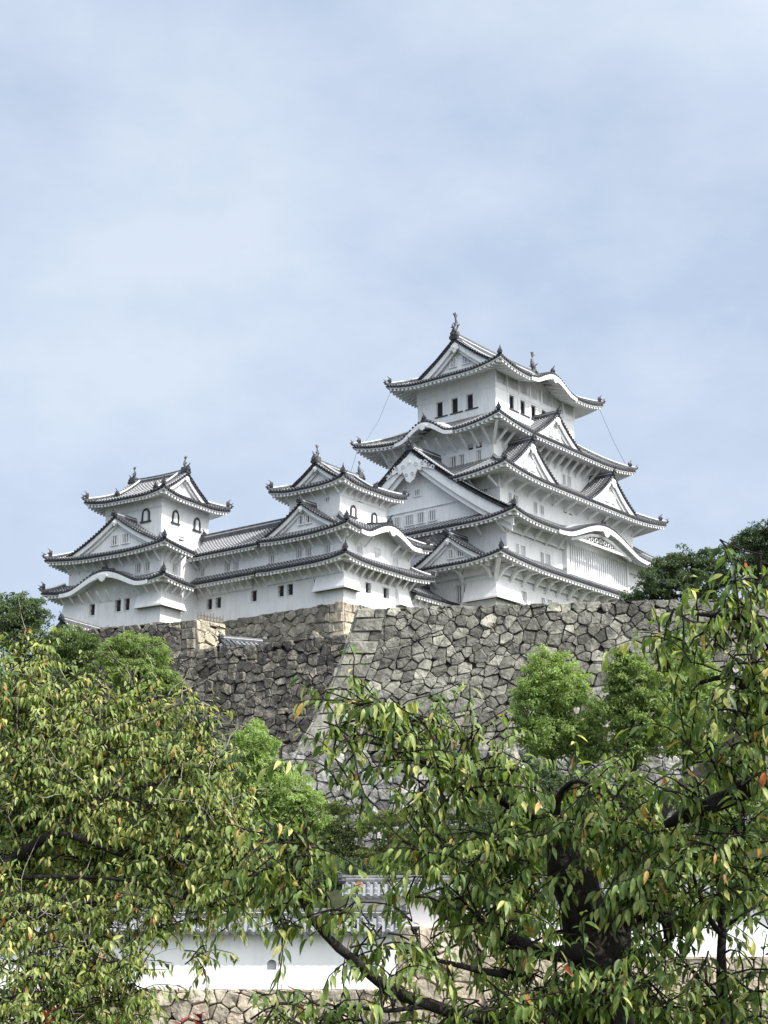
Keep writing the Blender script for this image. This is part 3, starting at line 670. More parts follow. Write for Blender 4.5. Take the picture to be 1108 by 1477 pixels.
# ------------------------------------------------------------ the castle
def kx(az): return R(90-az)
def frame_pt(az, c, x, y, z):
    a = R(az); return Vector((c[0]+math.sin(a)*x-math.cos(a)*y, c[1]+math.cos(a)*x+math.sin(a)*y, z))
def main_keep():
    b = tag(empty('castle_keep', (11.96, 160, 0), kx(38.96)), 'tall white five-tiered castle keep with grey tile roofs, highest building of the group', 'castle keep')
    # first storey
    W1 = [(-6.06, -5.32, 31.6, 33.3, 'bars'), (-6.95, -6.33, 31.6, 33.3, 'bars')]
    S1 = [(-11.6, -11.2, 31.5, 32.9, 'bars'), (-10.7, -10.0, 31.5, 32.9, 'bars'), (-7.45, -6.95, 31.6, 32.85, 'bars'), (-6.4, -5.7, 31.6, 32.85, 'bars'), (-1.5, -.8, 31.6, 32.85, 'bars'), (3, 3.7, 31.6, 32.85, 'bars'), (8, 8.7, 31.6, 32.85, 'bars')]
    floor(b, 30, 19.7, 29.2, 35.2, W1, S1)
    corner_drop(b, 15, 9.85, 3.2, 3.5, 31.45, 33.5, .75)
    r1 = Roof(34.7, 24.3, 34.75, 1.85, 3.65, 1.3, lift=.55, over=2.0, rho=2.6).build(b)
    brackets(b, 'S', 9.87, -14.6, 14.8, 34.55, out=1.7, drop=1.15, pitch=1.95, w=.26, curved=True)
    brackets(b, 'W', 15.02, -9.5, 9.6, 34.55, out=1.7, drop=1.15, pitch=3.0, w=.26, curved=True)
    m = MB(); m.beam((-15.05, -9.9, 33.2), (-16.6, -11.4, 34.75), .4, .4); m.build('eave_bracket', M['trim'], b)
    dormer(b, r1.obj and r1, 'W', 12.15+5.75, .55, 4.6, 37.75, depth=4., wins=[(-.35, .25, 35.6, 36.4), (-1.6, -.75, 35.6, 36.45)], a=.7)
    # second storey under the great gable
    S2 = [(-12.15, -11.75, 35.85, 37.1, 'bars'), (-11.35, -10.7, 35.85, 37.1, 'bars'), (-8.1, -7.6, 35.85, 37.1, 'bars'), (-7.1, -6.45, 35.85, 37.1, 'bars')]
    floor(b, 27.4, 20.6, 35.0, 39.3, [], S2)
    # lattice bay
    m = MB(); m.box(-4.2, 7.6, -10.75, -10.28, 36.0, 36.25); m.box(-4.2, 7.6, -10.75, -10.28, 38.75, 39.0); m.box(-4.2, -3.8, -10.8, -10.28, 35.4, 39.2); m.box(7.2, 7.6, -10.8, -10.28, 35.4, 39.2)
    m.box(-3.8, 7.2, -10.42, -10.3, 36.2, 38.8, 1); m.box(-4.2, 7.6, -10.70, -10.28, 35.3, 36.0)
    for i in range(27): x = -3.6+i*.405; m.box(x-.1, x+.1, -10.72, -10.42, 36.25, 38.75)
    m.build('lattice_bay', [M['trim'], M['shade']], b)
    r2 = Roof(31.6, 25.4, 38.95, 12.7, 12.7, 8.7, a=.78, gable=2.1, vo=1.3, lift=.6, rho=2.4, over=2.1, bumps={'S': [(15.8, 7.6, 2.0)]}).build(b)
    irimoya_ends(r2, r2.obj, 'WE', hb=.95, pend=1.3, ornate=True, wins=[(2.15, 3.0, 40.5, 41.5), (.5, 1.6, 40.5, 41.5), (-.8, .1, 40.5, 41.5), (-2.2, -1.3, 40.5, 41.5), (-.35, .45, 43.3, 43.9)], strip=(-6.5, 6.5, 41.85), dw=.0)
    top_ridge(r2.obj, (-15.0, 0, 47.6), (-9.6, 0, 47.6), .5, .8, sag=0); top_ridge(r2.obj, (9.6, 0, 47.6), (15.0, 0, 47.6), .5, .8, sag=0)
    brackets(b, 'S', 10.3, -13.4, -5.2, 38.95, out=1.2, drop=.95, pitch=2.0, w=.2)
    brackets(b, 'W', 13.7, -10, 10, 38.95, out=1.2, drop=.95, pitch=2.6, w=.2)
    m = MB()      # arched eave tie and carved panel under the curved gable of the second tier
    for s_ in (-1, 1): m.tube([Vector((s_*x, -12.2, 38.6+z)) for x, z in ((5.6, 0), (4, .45), (2, 1.1), (0, 1.4))], [.16]*4, 6)
    for i in range(9): x = -3.2+i*.8; m.tube([Vector((x+.25*math.cos(t), -12.15, 39.1+.22*math.sin(t)+.35*(1-abs(x)/4))) for t in [j*.8 for j in range(9)]], [.06]*9, 4)
    m.box(-4.8, 4.8, -12.3, -12.1, 38.75, 38.98)
    m.build('carved_panel', M['trim'], r2.obj)
    kara_trim(b, r2, 'S', 15.8, 7.6, .5)
    # third storey
    W3 = [(-7.3, -6.6, 42.8, 43.5, 'bars'), (-3.2, -2.5, 42.8, 43.5, 'bars'), (3, 3.8, 42.8, 43.5, 'bars')]
    S3_ = [(-10.9, -10.4, 41.65, 42.65, 'bars'), (-9.95, -9.3, 41.65, 42.65, 'bars'), (-6.6, -6.05, 41.6, 42.7, 'bars'), (-5.5, -4.9, 41.7, 42.6, 'bars'), (-1.2, -.6, 42.8, 43.4, 'vent'), (-.25, .4, 42.8, 43.4, 'vent'), (4.5, 5.1, 42.2, 43.1, 'bars'), (8.3, 8.9, 42.2, 43.1, 'bars')]
    floor(b, 24.6, 17.4, 40.5, 44.4, W3, S3_)
    r3 = Roof(30.2, 22.6, 43.85, 4.7, 4.9, 2.9, a=.75, lift=.65, over=2.6, rho=1.5); r3.over_by = ('W', lambda x, y: 38.95+8.7*profile(max(0, 1-abs(y)/12.7), .78)); r3.build(b)
    brackets(b, 'S', 8.72, -12, 12, 43.75, out=1.5, drop=.75, pitch=2.2, w=.2)
    brackets(b, 'W', 12.32, -8.4, 8.4, 43.75, out=1.5, drop=.75, pitch=2.4, w=.2, skip=[(-5, 5)])
    for x in (-7.55, 7.55):
        dormer(b, r3, 'S', 15.1+x, 1.85, 4.9, 48.6, depth=6.5, wins=[(-.95, -.3, 45.75, 46.65), (.3, .95, 45.75, 46.65)], a=.64, hb=.6, pend=.75)
    m = MB()      # north side twins, their ridge ends show against the sky
    # fourth and fifth storeys in one shaft
    W5 = [(-2.1, -1.3, 46.75, 47.8, 'bars'), (-3.1, -2.4, 46.75, 47.8, 'bars'), (-5.15, -4.5, 46.75, 47.85, 'bars'), (-4.15, -3.45, 48.1, 48.65, 'vent'), (-5.2, -4.5, 48.1, 48.65, 'vent'), (.2, .85, 49.3, 49.75, 'dark'), (-.9, -.3, 49.3, 49.75, 'dark'), (2.1, 2.8, 46.75, 47.8, 'bars')]
    S5 = [(2.05, 2.6, 46.85, 48.0, 'bars'), (3.05, 3.7, 46.85, 48.0, 'bars'), (-.6, .5, 49.3, 49.8, 'vent'), (-6.5, -5.6, 49.2, 49.75, 'vent'), (6.3, 7.1, 49.0, 49.6, 'vent')]
    floor(b, 20.4, 13.2, 45.0, 50.2, W5, S5)
    r4 = Roof(25.7, 18.3, 49.65, 4.2, 5.55, 3.0, a=.75, lift=.75, over=2.5, rho=1.35, bumps={'W': [(9.15, 3.2, 1.5)], 'E': [(9.15, 3.2, 1.5)]}).build(b)
    kara_trim(b, r4, 'W', 9.15, 3.2, .3)
    brackets(b, 'S', 6.62, -9.9, 9.9, 49.6, out=1.5, drop=1.35, pitch=1.3, w=.18)
    brackets(b, 'W', 10.22, -6.3, 6.3, 49.6, out=1.5, drop=1.35, pitch=1.4, w=.18)
    m.beam((-10.25, -6.65, 48.3), (-12, -8.3, 49.9), .3, .3); m.build('eave_bracket', M['trim'], b)
    dormer(b, r4, 'S', 12.85, 1.5, 4.7, 53.75, depth=4.6, wins=[(-.9, -.25, 51.35, 52.15), (.25, .9, 51.35, 52.15)], a=.66, hb=.55, pend=.65)
    # top storey
    W6 = [(a-.05, a+1.35, 53.6, 55.2, 'shut') for a in (1.2, -.73, -2.65)]
    S6 = [(a, a+1.55, 53.65, 55.15, 'shut') for a in (-4.85, -2.85, -.88, 1.1, 3.1)]
    wl = floor(b, 14.6, 9.9, 52.0, 57.3, W6, S6)
    m = MB()      # tie beams and posts half proud of the plaster
    for x in np.linspace(-4.95, 4.95, 6): m.box(-7.36, -7.29, x-.1, x+.1, 55.45, 57.2)
    for x in np.linspace(-7.3, 7.3, 8): m.box(x-.1, x+.1, -5.01, -4.94, 55.45, 57.2)
    m.box(-7.35, -7.29, -4.95, 4.95, 55.33, 55.5); m.box(-7.3, 7.3, -5.0, -4.94, 55.33, 55.5)
    m.build('timber_moulding', M['trim'], wl)
    r5 = Roof(19.4, 14.6, 56.8, 7.3, 7.3, 4.75, a=.66, gable=3.0, vo=.75, lift=.7, rho=1.6, over=2.3, bumps={'S': [(9.7, 3.8, 1.35)], 'N': [(9.7, 3.8, 1.35)]}).build(b)
    kara_trim(b, r5, 'S', 9.7, 3.8, .3)
    irimoya_ends(r5, r5.obj, 'WE', hb=.62, pend=.85, wins=[(-1.3, -.5, 58.9, 59.8), (.3, 1.1, 58.9, 59.8)])
    for p_, q_ in (((-9.2, 6.9, 57.2), (-11.6, 8.6, 50.9)), ((9.3, -6.9, 57.2), (12.0, -8.6, 50.6)), ((-12.3, 8.9, 50.2), (-13.4, 10.4, 45.2))):
        m = MB(); m.tube([Vector(p_), Vector(p_).lerp(Vector(q_), .5)+Vector((.25, .1, -.3)), Vector(q_)], [.022]*3, 4); m.build('lightning_cable', M['ridge'], b)
    top_ridge(r5.obj, (-7.45, 0, 61.55), (7.45, 0, 61.55), .55, .95, fish=2.0)
    return b
def kara_trim(b, r, k, c, hw, over):
    """thick white bargeboard following the curved eave, its pendant and ridge"""
    m = MB(); N_ = 30; n = FR[k][1]; e = FR[k][0]
    qs = [c+hw*1.12*(-1+2*i/N_) for i in range(N_+1)]
    top = [r.P(k, q, 0, -.12, .12) for q in qs]; bot = [p-Vector((0, 0, .34+.22*(1-abs(q-c)/hw/1.12))) for p, q in zip(top, qs)]
    strip_outline(m, top, bot, n, .14); m.build('bargeboard', M['trim'], r.obj)
    m = MB(); p = r.P(k, c, 0, -.45, .2); kk = .3+hw*.05
    pr = [(0, .25), (.35, .1), (.9, .12), (1.2, -.25), (.75, -.45), (.45, -.9), (0, -1.1)]; full = pr+[(-x, y) for x, y in pr[-2:0:-1]]
    fr = [p+e*x*kk+Vector((0, 0, y*kk)) for x, y in full]; m.poly(fr); m.poly([q-n*.12 for q in fr][::-1]); 
    for i in range(len(fr)): j = (i+1) % len(fr); m.poly([fr[i], fr[i]-n*.12, fr[j]-n*.12, fr[j]])
    m.build('gable_pendant', M['trim'], r.obj)
    T = min(r.T(k), 3.6); a = r.P(k, c, .15, .0); d = r.P(k, c, T*.85, 0)
    m = MB(); m.sweep([a+Vector((0, 0, .12)), a.lerp(d, .5)+Vector((0, 0, .1)), d+Vector((0, 0, .12))], ((-.16, -.1), (-.16, .2), (.16, .2), (.16, -.1)), 0); m.build('curved_gable_ridge', M['ridge'], r.obj)
    ornament(r.obj, a+Vector((0, 0, .2)), n, .6)

def west_keep():
    b = tag(empty('castle_turret', (-4.15, 139, 0), kx(37.2)), 'white three-tiered turret just left of the great keep, a curved gable on its sunlit side', 'castle turret', 'small white turrets of the castle')
    W1 = [(-1.84, -1.3, 30.4, 31.4, 'dark'), (2.13, 2.84, 30.4, 31.4, 'dark'), (1.08, 1.79, 30.4, 31.4, 'dark')]
    S1 = [(-1.83, -1.04, 30.35, 31.3, 'dark'), (.71, 1.56, 30.35, 31.3, 'dark')]
    floor(b, 9.62, 9.1, 28.2, 32.9, W1, S1)
    corner_drop(b, 4.81, 4.55, 3.0, 1.75, 30.2, 31.8, .6); stone_drop(b, 'S', 4.55, 2.6, 4.4, 30.05, 31.9, .55)
    r1 = Roof(13.1, 12.2, 32.5, 1.55, 1.74, .95, lift=.4, over=1.5, rho=2.6, skip='N'); r1.limit['W'] = (1.9, 99); r1.build(b, fascia=.11, raft=.42)
    brackets(b, 'S', 4.57, -4.5, 4.5, 32.45, out=.95, drop=.85, pitch=1.0, w=.13); brackets(b, 'W', 4.83, -4.3, 4.0, 32.45, out=.95, drop=.85, pitch=1.0, w=.13)
    W2 = [(.1, .8, 33.6, 34.65, 'bars'), (-1., -.3, 33.6, 34.65, 'bars'), (-3.1, -2.4, 33.6, 34.65, 'bars'), (3.25, 3.95, 33.6, 34.65, 'bars')]
    S2 = [(-3.1, -2.3, 33.7, 34.6, 'pale'), (-.55, .3, 33.7, 34.6, 'pale'), (2.05, 2.9, 33.7, 34.6, 'pale'), (-.9, -.05, 35.0, 35.3, 'vent'), (.4, 1.2, 35.0, 35.3, 'vent')]
    floor(b, 9.62, 9.1, 32.8, 35.5, W2, S2)
    r2 = Roof(12.5, 12.1, 35.2, 3.13, 2.87, 2.0, lift=.45, over=1.5, rho=1.7, skip='N', bumps={'S': [(6.25, 3.9, 1.3)]}); r2.limit['W'] = (1.85, 99); r2.build(b, fascia=.11, raft=.42)
    kara_trim(b, r2, 'S', 6.25, 3.9, .3)
    brackets(b, 'S', 4.57, -4.5, 4.5, 35.15, out=.95, drop=.75, pitch=1.28, w=.13, skip=[(-1.5, 1.5)]); brackets(b, 'W', 4.83, -4.3, 4.0, 35.15, out=.95, drop=.85, pitch=1.0, w=.13)
    dormer(b, r2, 'W', 6.05+.15, .75, 5.2, 38.35, zb=35.45, depth=3.2, wins=[(.0, .55, 36.55, 37.3), (-.85, -.3, 36.55, 37.3)], a=.66, hb=.38, pend=.45)
    floor(b, 6.77, 5.84, 36.5, 40.4, [(-1.8, -1.15, 38.7, 39.35, 'bars')], [(-.85, -.1, 39.05, 39.5, 'vent')])
    bell_window(b, 'S', 2.92, -1.55, 37.5, .75, 1.0); bell_window(b, 'S', 2.92, 1.5, 37.5, .75, 1.0)
    r3 = Roof(9.41, 8.65, 40.0, 4.325, 4.325, 2.55, a=.66, gable=1.95, vo=.6, lift=.42, rho=1.6, over=1.3).build(b, fascia=.11, raft=.42)
    brackets(b, 'S', 2.94, -3.2, 3.2, 39.95, out=.85, drop=.65, pitch=.92, w=.12); brackets(b, 'W', 3.41, -2.8, 2.8, 39.95, out=.85, drop=.65, pitch=1.3, w=.12)
    irimoya_ends(r3, r3.obj, 'WE', hb=.36, pend=.42)
    top_ridge(r3.obj, (-3.4, 0, 42.55), (3.4, 0, 42.55), .42, .6, fish=1.15)
    return b
def gallery():
    b = tag(empty('castle_gallery', (-4.15, 139, 0), kx(37.2)), 'long white two-storey gallery with barred windows joining the two small turrets', 'castle gallery', )
    y0, y1 = 4.55, 13.6; cy = (y0+y1)/2; Lg = y1-y0; cx = -4.81+3.0
    W1 = [(10.7, 11.4, 30.35, 31.35, 'dark'), (9.6, 10.3, 30.35, 31.35, 'dark'), (5.3, 6.0, 30.4, 31.4, 'dark')]
    W2 = [(11.75, 12.5, 33.6, 34.6, 'bars'), (8.58, 9.3, 33.6, 34.6, 'bars'), (7.5, 8.2, 33.6, 34.6, 'bars')]
    mv = lambda ws: [(a-cy, c-cy, *r_) for a, c, *r_ in ws]
    for z0, z1, ws in ((28.2, 32.9, W1), (32.8, 35.5, W2)):
        wl = storey(b, 6.0, Lg, z0, z1, [w[:4] for w in mv(ws)], [], cx=cx, cy=cy)
        for w in ws: opening(wl, 'W', 3.0-cx, w[:4], w[4])
    a0, a1 = 4.2, 14.2
    r1 = Roof(9.48, a1-a0, 32.5, 9, 1.74, .95, lift=0, over=1.5, gable=.001, axis='y', skip='SNE', cx=cx, cy=(a0+a1)/2); r1.build(b, fascia=.11, raft=.42)
    r2 = Roof(8.88, a1-a0, 35.2, 9, 4.44, 2.75, a=.7, lift=0, over=1.5, gable=.001, axis='y', skip='SN', cx=cx, cy=(a0+a1)/2); r2.build(b, fascia=.11, raft=.42)
    top_ridge(r2.obj, (cx, 3.4, 37.95), (cx, 14.8, 37.95), .45, .75, sag=0)
    brackets(b, 'W', 4.83, 4.9, 12.6, 32.45, out=.95, drop=.85, pitch=1.0, w=.13); brackets(b, 'W', 4.83, 4.9, 12.6, 35.15, out=.95, drop=.85, pitch=1.0, w=.13)
    return b
def inui_keep():
    b = tag(empty('castle_turret', (-21.6, 146.6, 0), kx(32.7)), 'far left white turret with three tiers and black bell-shaped windows on its top floor', 'castle turret', 'small white turrets of the castle')
    W1 = [(2.0, 2.7, 30.05, 31.1, 'dark'), (-1.15, -.4, 30.05, 31.15, 'dark'), (-2.2, -1.5, 30.05, 31.15, 'dark'), (1.0, 1.7, 31.5, 31.9, 'vent')]
    floor(b, 11.6, 11.6, 26.6, 32.5, W1, [])
    corner_drop(b, 5.8, 5.8, 2.6, 2.8, 30.0, 31.65, .6); stone_drop(b, 'W', 5.8, 3.0, 5.9, 28.6, 31.7, .8)
    r1 = Roof(14.8, 14.8, 32.1, 1.6, 1.6, .95, lift=.4, over=1.5, rho=2.6, skip='E', bumps={'W': [(7.7, 4.7, 1.5)]}); r1.limit['S'] = (0, 4.5); r1.build(b, fascia=.11, raft=.42)
    kara_trim(b, r1, 'W', 7.7, 4.7, .3)
    brackets(b, 'S', 5.82, -5.6, -2.6, 32.0, out=.95, drop=.85, pitch=1.0, w=.13); brackets(b, 'W', 5.82, -5.6, 5.6, 32.0, out=.95, drop=.85, pitch=1.1, w=.13)
    floor(b, 11.33, 11.23, 32.3, 35.5, [(-3.25, -2.5, 33.4, 34.4, 'bars'), (-4.3, -3.6, 33.4, 34.4, 'bars'), (2.05, 2.8, 33.4, 34.3, 'bars')], [(-4.2, -3.5, 33.45, 34.35, 'bars')])
    r2 = Roof(14.6, 14.6, 35.15, 3.83, 3.88, 2.1, lift=.5, over=1.6, rho=1.6, skip='E'); r2.limit['S'] = (0, 4.3); r2.build(b, fascia=.11, raft=.42)
    brackets(b, 'S', 5.64, -5.4, -2.6, 35.1, out=.95, drop=.85, pitch=1.0, w=.13); brackets(b, 'W', 5.68, -5.4, 5.4, 35.1, out=.95, drop=.85, pitch=1.08, w=.13)
    dormer(b, r2, 'W', 7.3+.35, 1.0, 6.1, 38.95, zb=35.7, depth=3.6, wins=[(-.05, .7, 36.4, 37.25), (-1.45, -.6, 36.4, 37.25)], a=.66, hb=.42, pend=.5)
    floor(b, 6.83, 6.93, 36.6, 41.6, [], [(-.95, -.15, 40.15, 40.6, 'vent'), (-.9, -.05, 37.4, 37.85, 'vent')])
    bell_window(b, 'W', 3.42, -1.6, 38.95, .85, 1.2); bell_window(b, 'S', 3.47, -1.5, 38.95, .85, 1.2); bell_window(b, 'S', 3.47, 1.65, 38.95, .85, 1.2)
    r3 = Roof(9.9, 9.85, 41.05, 4.95, 4.95, 3.1, a=.66, gable=2.0, vo=.6, lift=.45, rho=1.6, over=1.4, axis='y').build(b, fascia=.11, raft=.42)
    irimoya_ends(r3, r3.obj, 'SN', hb=.38, pend=.45)
    top_ridge(r3.obj, (0, -3.5, 44.15), (0, 3.5, 44.15), .42, .6, fish=1.15)
    return b
def link_gallery():
    b = tag(empty('castle_passage', (-4.15, 139, 0), kx(37.2)), 'low white passage with a small tiled roof between the turret and the great keep', 'castle passage')
    floor(b, 6.8, 5, 28.2, 31.7, [], [], cx=8.1, cy=-1.8)
    r = Roof(7.4, 7.2, 31.35, 3.6, 9, 2.0, lift=0, over=1.0, gable=.001, axis='x', skip='WE', cx=8.3, cy=-1.8); r.build(b, fascia=.11, raft=.42)
    top_ridge(r.obj, (4.9, -1.8, 33.35), (11.8, -1.8, 33.35), .4, .5, sag=0)
    brackets(b, 'S', 4.32, 5.3, 11, 31.3, out=.7, drop=.6, pitch=1.0, w=.12)
    return b
main_keep(); west_keep(); gallery(); inui_keep(); link_gallery()

# ------------------------------------------------------------ dry stone walls: every stone a raised, chamfered block in one mesh
def clip_poly(poly, nx, ny, d):       # keep points with nx*x+ny*y <= d
    out = []; n = len(poly)
    for i in range(n):
        a, b = poly[i], poly[(i+1) % n]; da, db = nx*a[0]+ny*a[1]-d, nx*b[0]+ny*b[1]-d
        if da <= 0: out.append(a)
        if (da < 0 < db) or (db < 0 < da): t = da/(da-db); out.append((a[0]+(b[0]-a[0])*t, a[1]+(b[1]-a[1])*t))
    return out
def cells(L, H, s, seed, aspect=1.25, x0=0.):
    """irregular stone outlines filling 0..L x 0..H"""
    r = np.random.default_rng(seed); sx, sy = s*aspect, s
    nx, ny = int(L/sx)+3, int(H/sy)+3; pts = []; ro = r.uniform(0, 1, ny+3)
    for j in range(-1, ny):
        for i in range(-1, nx):
            pts.append(((i+ro[j+1]+r.uniform(-.36, .36))*sx+x0, (j+.5+r.uniform(-.24, .24)+.25*math.sin(i*.8+j))*sy))
    extra = [(r.uniform(x0, L), r.uniform(0, H)) for _ in range(int(len(pts)*.75))]     # small chinking stones
    P = np.array(pts+extra); out = []; wts = np.concatenate([r.uniform(.3, 1.9, len(pts)), r.uniform(-.25, .3, len(extra))])*s*s*.28
    for i in range(len(P)):
        x, y = P[i]
        if x < x0-s or x > L+s or y < -s or y > H+s: continue
        d2 = ((P-P[i])**2).sum(1); near = np.argsort(d2)[1:22]
        poly = [(x-3*s, y-3*s), (x+3*s, y-3*s), (x+3*s, y+3*s), (x-3*s, y+3*s)]
        for k in near:
            ex, ey = P[k]-P[i]; dd = ex*ex+ey*ey; off = (dd+wts[i]-wts[k])/2
            poly = clip_poly(poly, ex, ey, off+ex*x+ey*y)
            if len(poly) < 3: break
        if len(poly) < 3: continue
        for (a, b, c) in ((-1, 0, -x0), (1, 0, L), (0, -1, 0), (0, 1, H)):
            poly = clip_poly(poly, a, b, c)
            if len(poly) < 3: break
        if len(poly) >= 3: out.append(poly)
    return out
def stone_wall(name, label, P0, P1, H, size, mat_, batter=(.18, .0185), n_hint=(0, -1), seed=1, corner='', depth=.16, quoin=None, qmat=None, thick=3., cap=True, group=None, proud=.0, returnL=0., returnR=0., topjit=.1, aspect=1.25):
    P0, P1 = Vector(P0), Vector(P1); d = (P1-P0); d.z = 0; L = d.length; d.normalize(); n = Vector((d.y, -d.x, 0))
    if n.x*n_hint[0]+n.y*n_hint[1] < 0: n = -n
    up = Vector((0, 0, 1)); r = np.random.default_rng(seed+100); of = lambda h: batter[0]*h+batter[1]*h*h
    def shape(L, P0, d, n, cl, cr, m, jit=True, size=size):
        def pos(s, h, o):
            x = s
            if cl: x = s-of(h)*max(0, 1-s/L)
            if cr: x = x+of(h)*max(0, s/L)
            return P0+d*x+n*(of(h)+o)-up*h+d*0
        q = quoin or 0
        blocks = cells(L-(q if cr else 0), H, size, seed, aspect, q if cl else 0)
        for side in ('l' if cl else '', 'r' if cr else ''):
            if not side or not q: continue
            h = 0; k = 0
            while h < H-.01:
                hh = min(size*r.uniform(.95, 1.35), H-h) if H-h > size*1.3 else H-h
                w1 = q*(1.0 if k % 2 else .62)
                if side == 'l':
                    blocks.append([(0, h), (w1, h), (w1, h+hh), (0, h+hh), 'q'])
                    if w1 < q: blocks.append([(w1, h), (q, h), (q, h+hh), (w1, h+hh)])
                else:
                    blocks.append([(L, h), (L, h+hh), (L-w1, h+hh), (L-w1, h), 'q'])
                    if w1 < q: blocks.append([(L-w1, h), (L-w1, h+hh), (L-q, h+hh), (L-q, h)])
                h += hh; k += 1
        for bl in blocks:
            isq = bl[-1] == 'q'
            if isq: bl = bl[:-1]
            pl = []
            for p in bl:
                if not pl or (abs(p[0]-pl[-1][0])+abs(p[1]-pl[-1][1])) > .05: pl.append(p)
            if len(pl) < 3: continue
            cx_ = sum(p[0] for p in pl)/len(pl); cy_ = sum(p[1] for p in pl)/len(pl)
            area = .5*abs(sum(pl[i][0]*pl[(i+1) % len(pl)][1]-pl[(i+1) % len(pl)][0]*pl[i][1] for i in range(len(pl))))
            rad = math.sqrt(area/3.14)
            if rad < .05 or (rad < .3*size and r.random() < .22): continue
            # cut the corners so that blocks read as rounded rubble
            if not isq:
                q2 = []
                for i in range(len(pl)):
                    a, b = pl[i], pl[(i+1) % len(pl)]
                    q2 += [(a[0]*.9+b[0]*.1, a[1]*.9+b[1]*.1), (a[0]*.1+b[0]*.9, a[1]*.1+b[1]*.9)]
                pl = q2
            m.tn = float(np.clip(r.normal(.5, .24), 0, 1)); g = .003+.014*r.random()**2; tilt = (r.uniform(-.16, .16), r.uniform(-.16, .16)); bulge = depth*r.uniform(.5, 1.5); bs = r.uniform(-.04, .04)
            if isq: tilt = (tilt[0]*.3, tilt[1]*.3); bs = .02
            def ring(k, o):
                out = []
                for p in pl:
                    vx, vy = p[0]-cx_, p[1]-cy_; l = math.hypot(vx, vy)+1e-6; f = max(.1, (l*k-g)/l); j = rad*.085
                    x, y = cx_+vx*f+r.uniform(-j, j), cy_+vy*f+r.uniform(-j, j)
                    if jit and p[1] < .02: y -= topj[int(cx_*1.3) % 97]
                    x = min(max(x, 0), L)
                    out.append(m.v(pos(x, y, (o+tilt[0]*vx*k+tilt[1]*vy*k+r.uniform(-.25, .25)*depth if o > -.05 else o))))
                return out
            r0, r1, r2 = ring(1, -.14), ring(.97, bulge*.5+bs), ring(.84, bulge+bs)
            k2 = len(pl); cv = m.v(pos(cx_, cy_, bulge*1.03+bs))
            mi = 2 if isq and qmat else 0
            for i in range(k2):
                j = (i+1) % k2
                m.f((r0[j], r0[i], r1[i], r1[j]), mi); m.f((r1[j], r1[i], r2[i], r2[j]), mi); m.f((r2[j], r2[i], cv), mi)
        # dark bedding behind the stones
        nh = 6
        for i in range(nh):
            a, b = H*i/nh, H*(i+1)/nh
            m.poly([pos(0, b, -.12), pos(L, b, -.12), pos(L, a, -.12), pos(0, a, -.12)], 1)
    m = MB(); topj = [r.uniform(-topjit*.3, topjit) for _ in range(97)]
    shape(L, P0, d, n, 'L' in corner, 'R' in corner, m)
    if returnL: shape(returnL, P0-n*returnL, n, -d, False, 'L' in corner, m)
    if returnR: shape(returnR, P1, -n, d, 'R' in corner, False, m)
    if cap:
        a, b = P0+n*.05, P1+n*.05; m.poly([a-up*.08, b-up*.08, b-n*thick-up*.08, a-n*thick-up*.08], 0)
    o = m.build(name, [mat_, M['gap'], qmat or mat_], attrs=('tone',))
    return tag(o, label, 'stone wall', group)

G_ = 'stone walls of the castle hill'
def wp(az, c, x, y, z): return frame_pt(az, c, x, y, z)
WC = (-4.15, 139); IC = (-21.6, 146.6)
# base under the near turret and gallery (shaded side, then the sunlit side)
stone_wall('stone_wall', 'brown-grey rubble stone base with tan corner blocks, right beneath the near turret and gallery', wp(37.2, WC, -4.95, 13.2, 28.97), wp(37.2, WC, -4.95, -4.7, 28.97), 9.0, .78, M['stoneA'], (.16, .01), (-1, -1), 3, 'R', .15, 1.5, M['stoneQ'], returnR=18, group=G_)
stone_wall('stone_wall', 'low rubble stone base under the far left turret', wp(32.7, IC, -5.95, 7, 28.5), wp(32.7, IC, -5.95, -5.95, 28.5), 9.0, .8, M['stoneA'], (.14, .01), (-1, -1), 4, 'R', .15, 1.5, None, returnR=6, group=G_)
B0, B1 = Vector((-1.59, 94.31, 20.2)), Vector((17.38, 91.79, 20.2)); dB = (B1-B0).normalized(); B2 = B0+dB*40
nB = Vector((dB.y, -dB.x, 0))
stone_wall('stone_wall', 'great grey lichened stone rampart with a curved corner, filling the middle under the keep', B0, B2, 9.2, .64, M['stoneB'], (.18, .0185), (0, -1), 11, 'L', .15, 1.8, None, returnL=10, group=G_, topjit=.08)
C0, C1 = Vector((-16.5, 113.36, 20.9)), Vector((-2.0, 105.43, 20.9)); dC = (C1-C0).normalized()
C1 = C1+dC*7
stone_wall('stone_wall', 'dark weathered stone rampart in shade, left of the curved corner', C0-dC*9, C1, 11.5, .66, M['stoneC'], (.15, .008), (-1, -1), 12, '', .17, group=G_, topjit=.12)
D0 = Vector((-13.81, 114.42, 23.7)); D1 = Vector((-11.9, 116.5, 23.7)); D2 = Vector((-23.5, 118.5, 23.7))
stone_wall('stone_bastion', 'small stone bastion with a pale sunlit corner above the dark rampart', D2, D0, 8.0, .62, M['stoneC'], (.10, .004), (-1, -1), 14, 'R', .14, 1.1, None, returnR=2.6, group=G_)
stone_wall('stone_wall', 'pale sunlit end face of the small bastion under the bamboo fence', D0+Vector((.06, -.06, .03)), D1, 5.0, .78, M['stoneQ'], (.10, .004), (1, -1), 15, '', .14, group=G_, thick=1.5)
E0 = B0-dB*4.6+nB*3.5; E0.z = 11.2
stone_wall('stone_wall', 'pale grey lower retaining wall at the foot of the great rampart', E0, E0+dB*42, 8.5, .60, M['stoneE'], (.2, .01), (0, -1), 16, '', .15, group=G_, thick=2.)

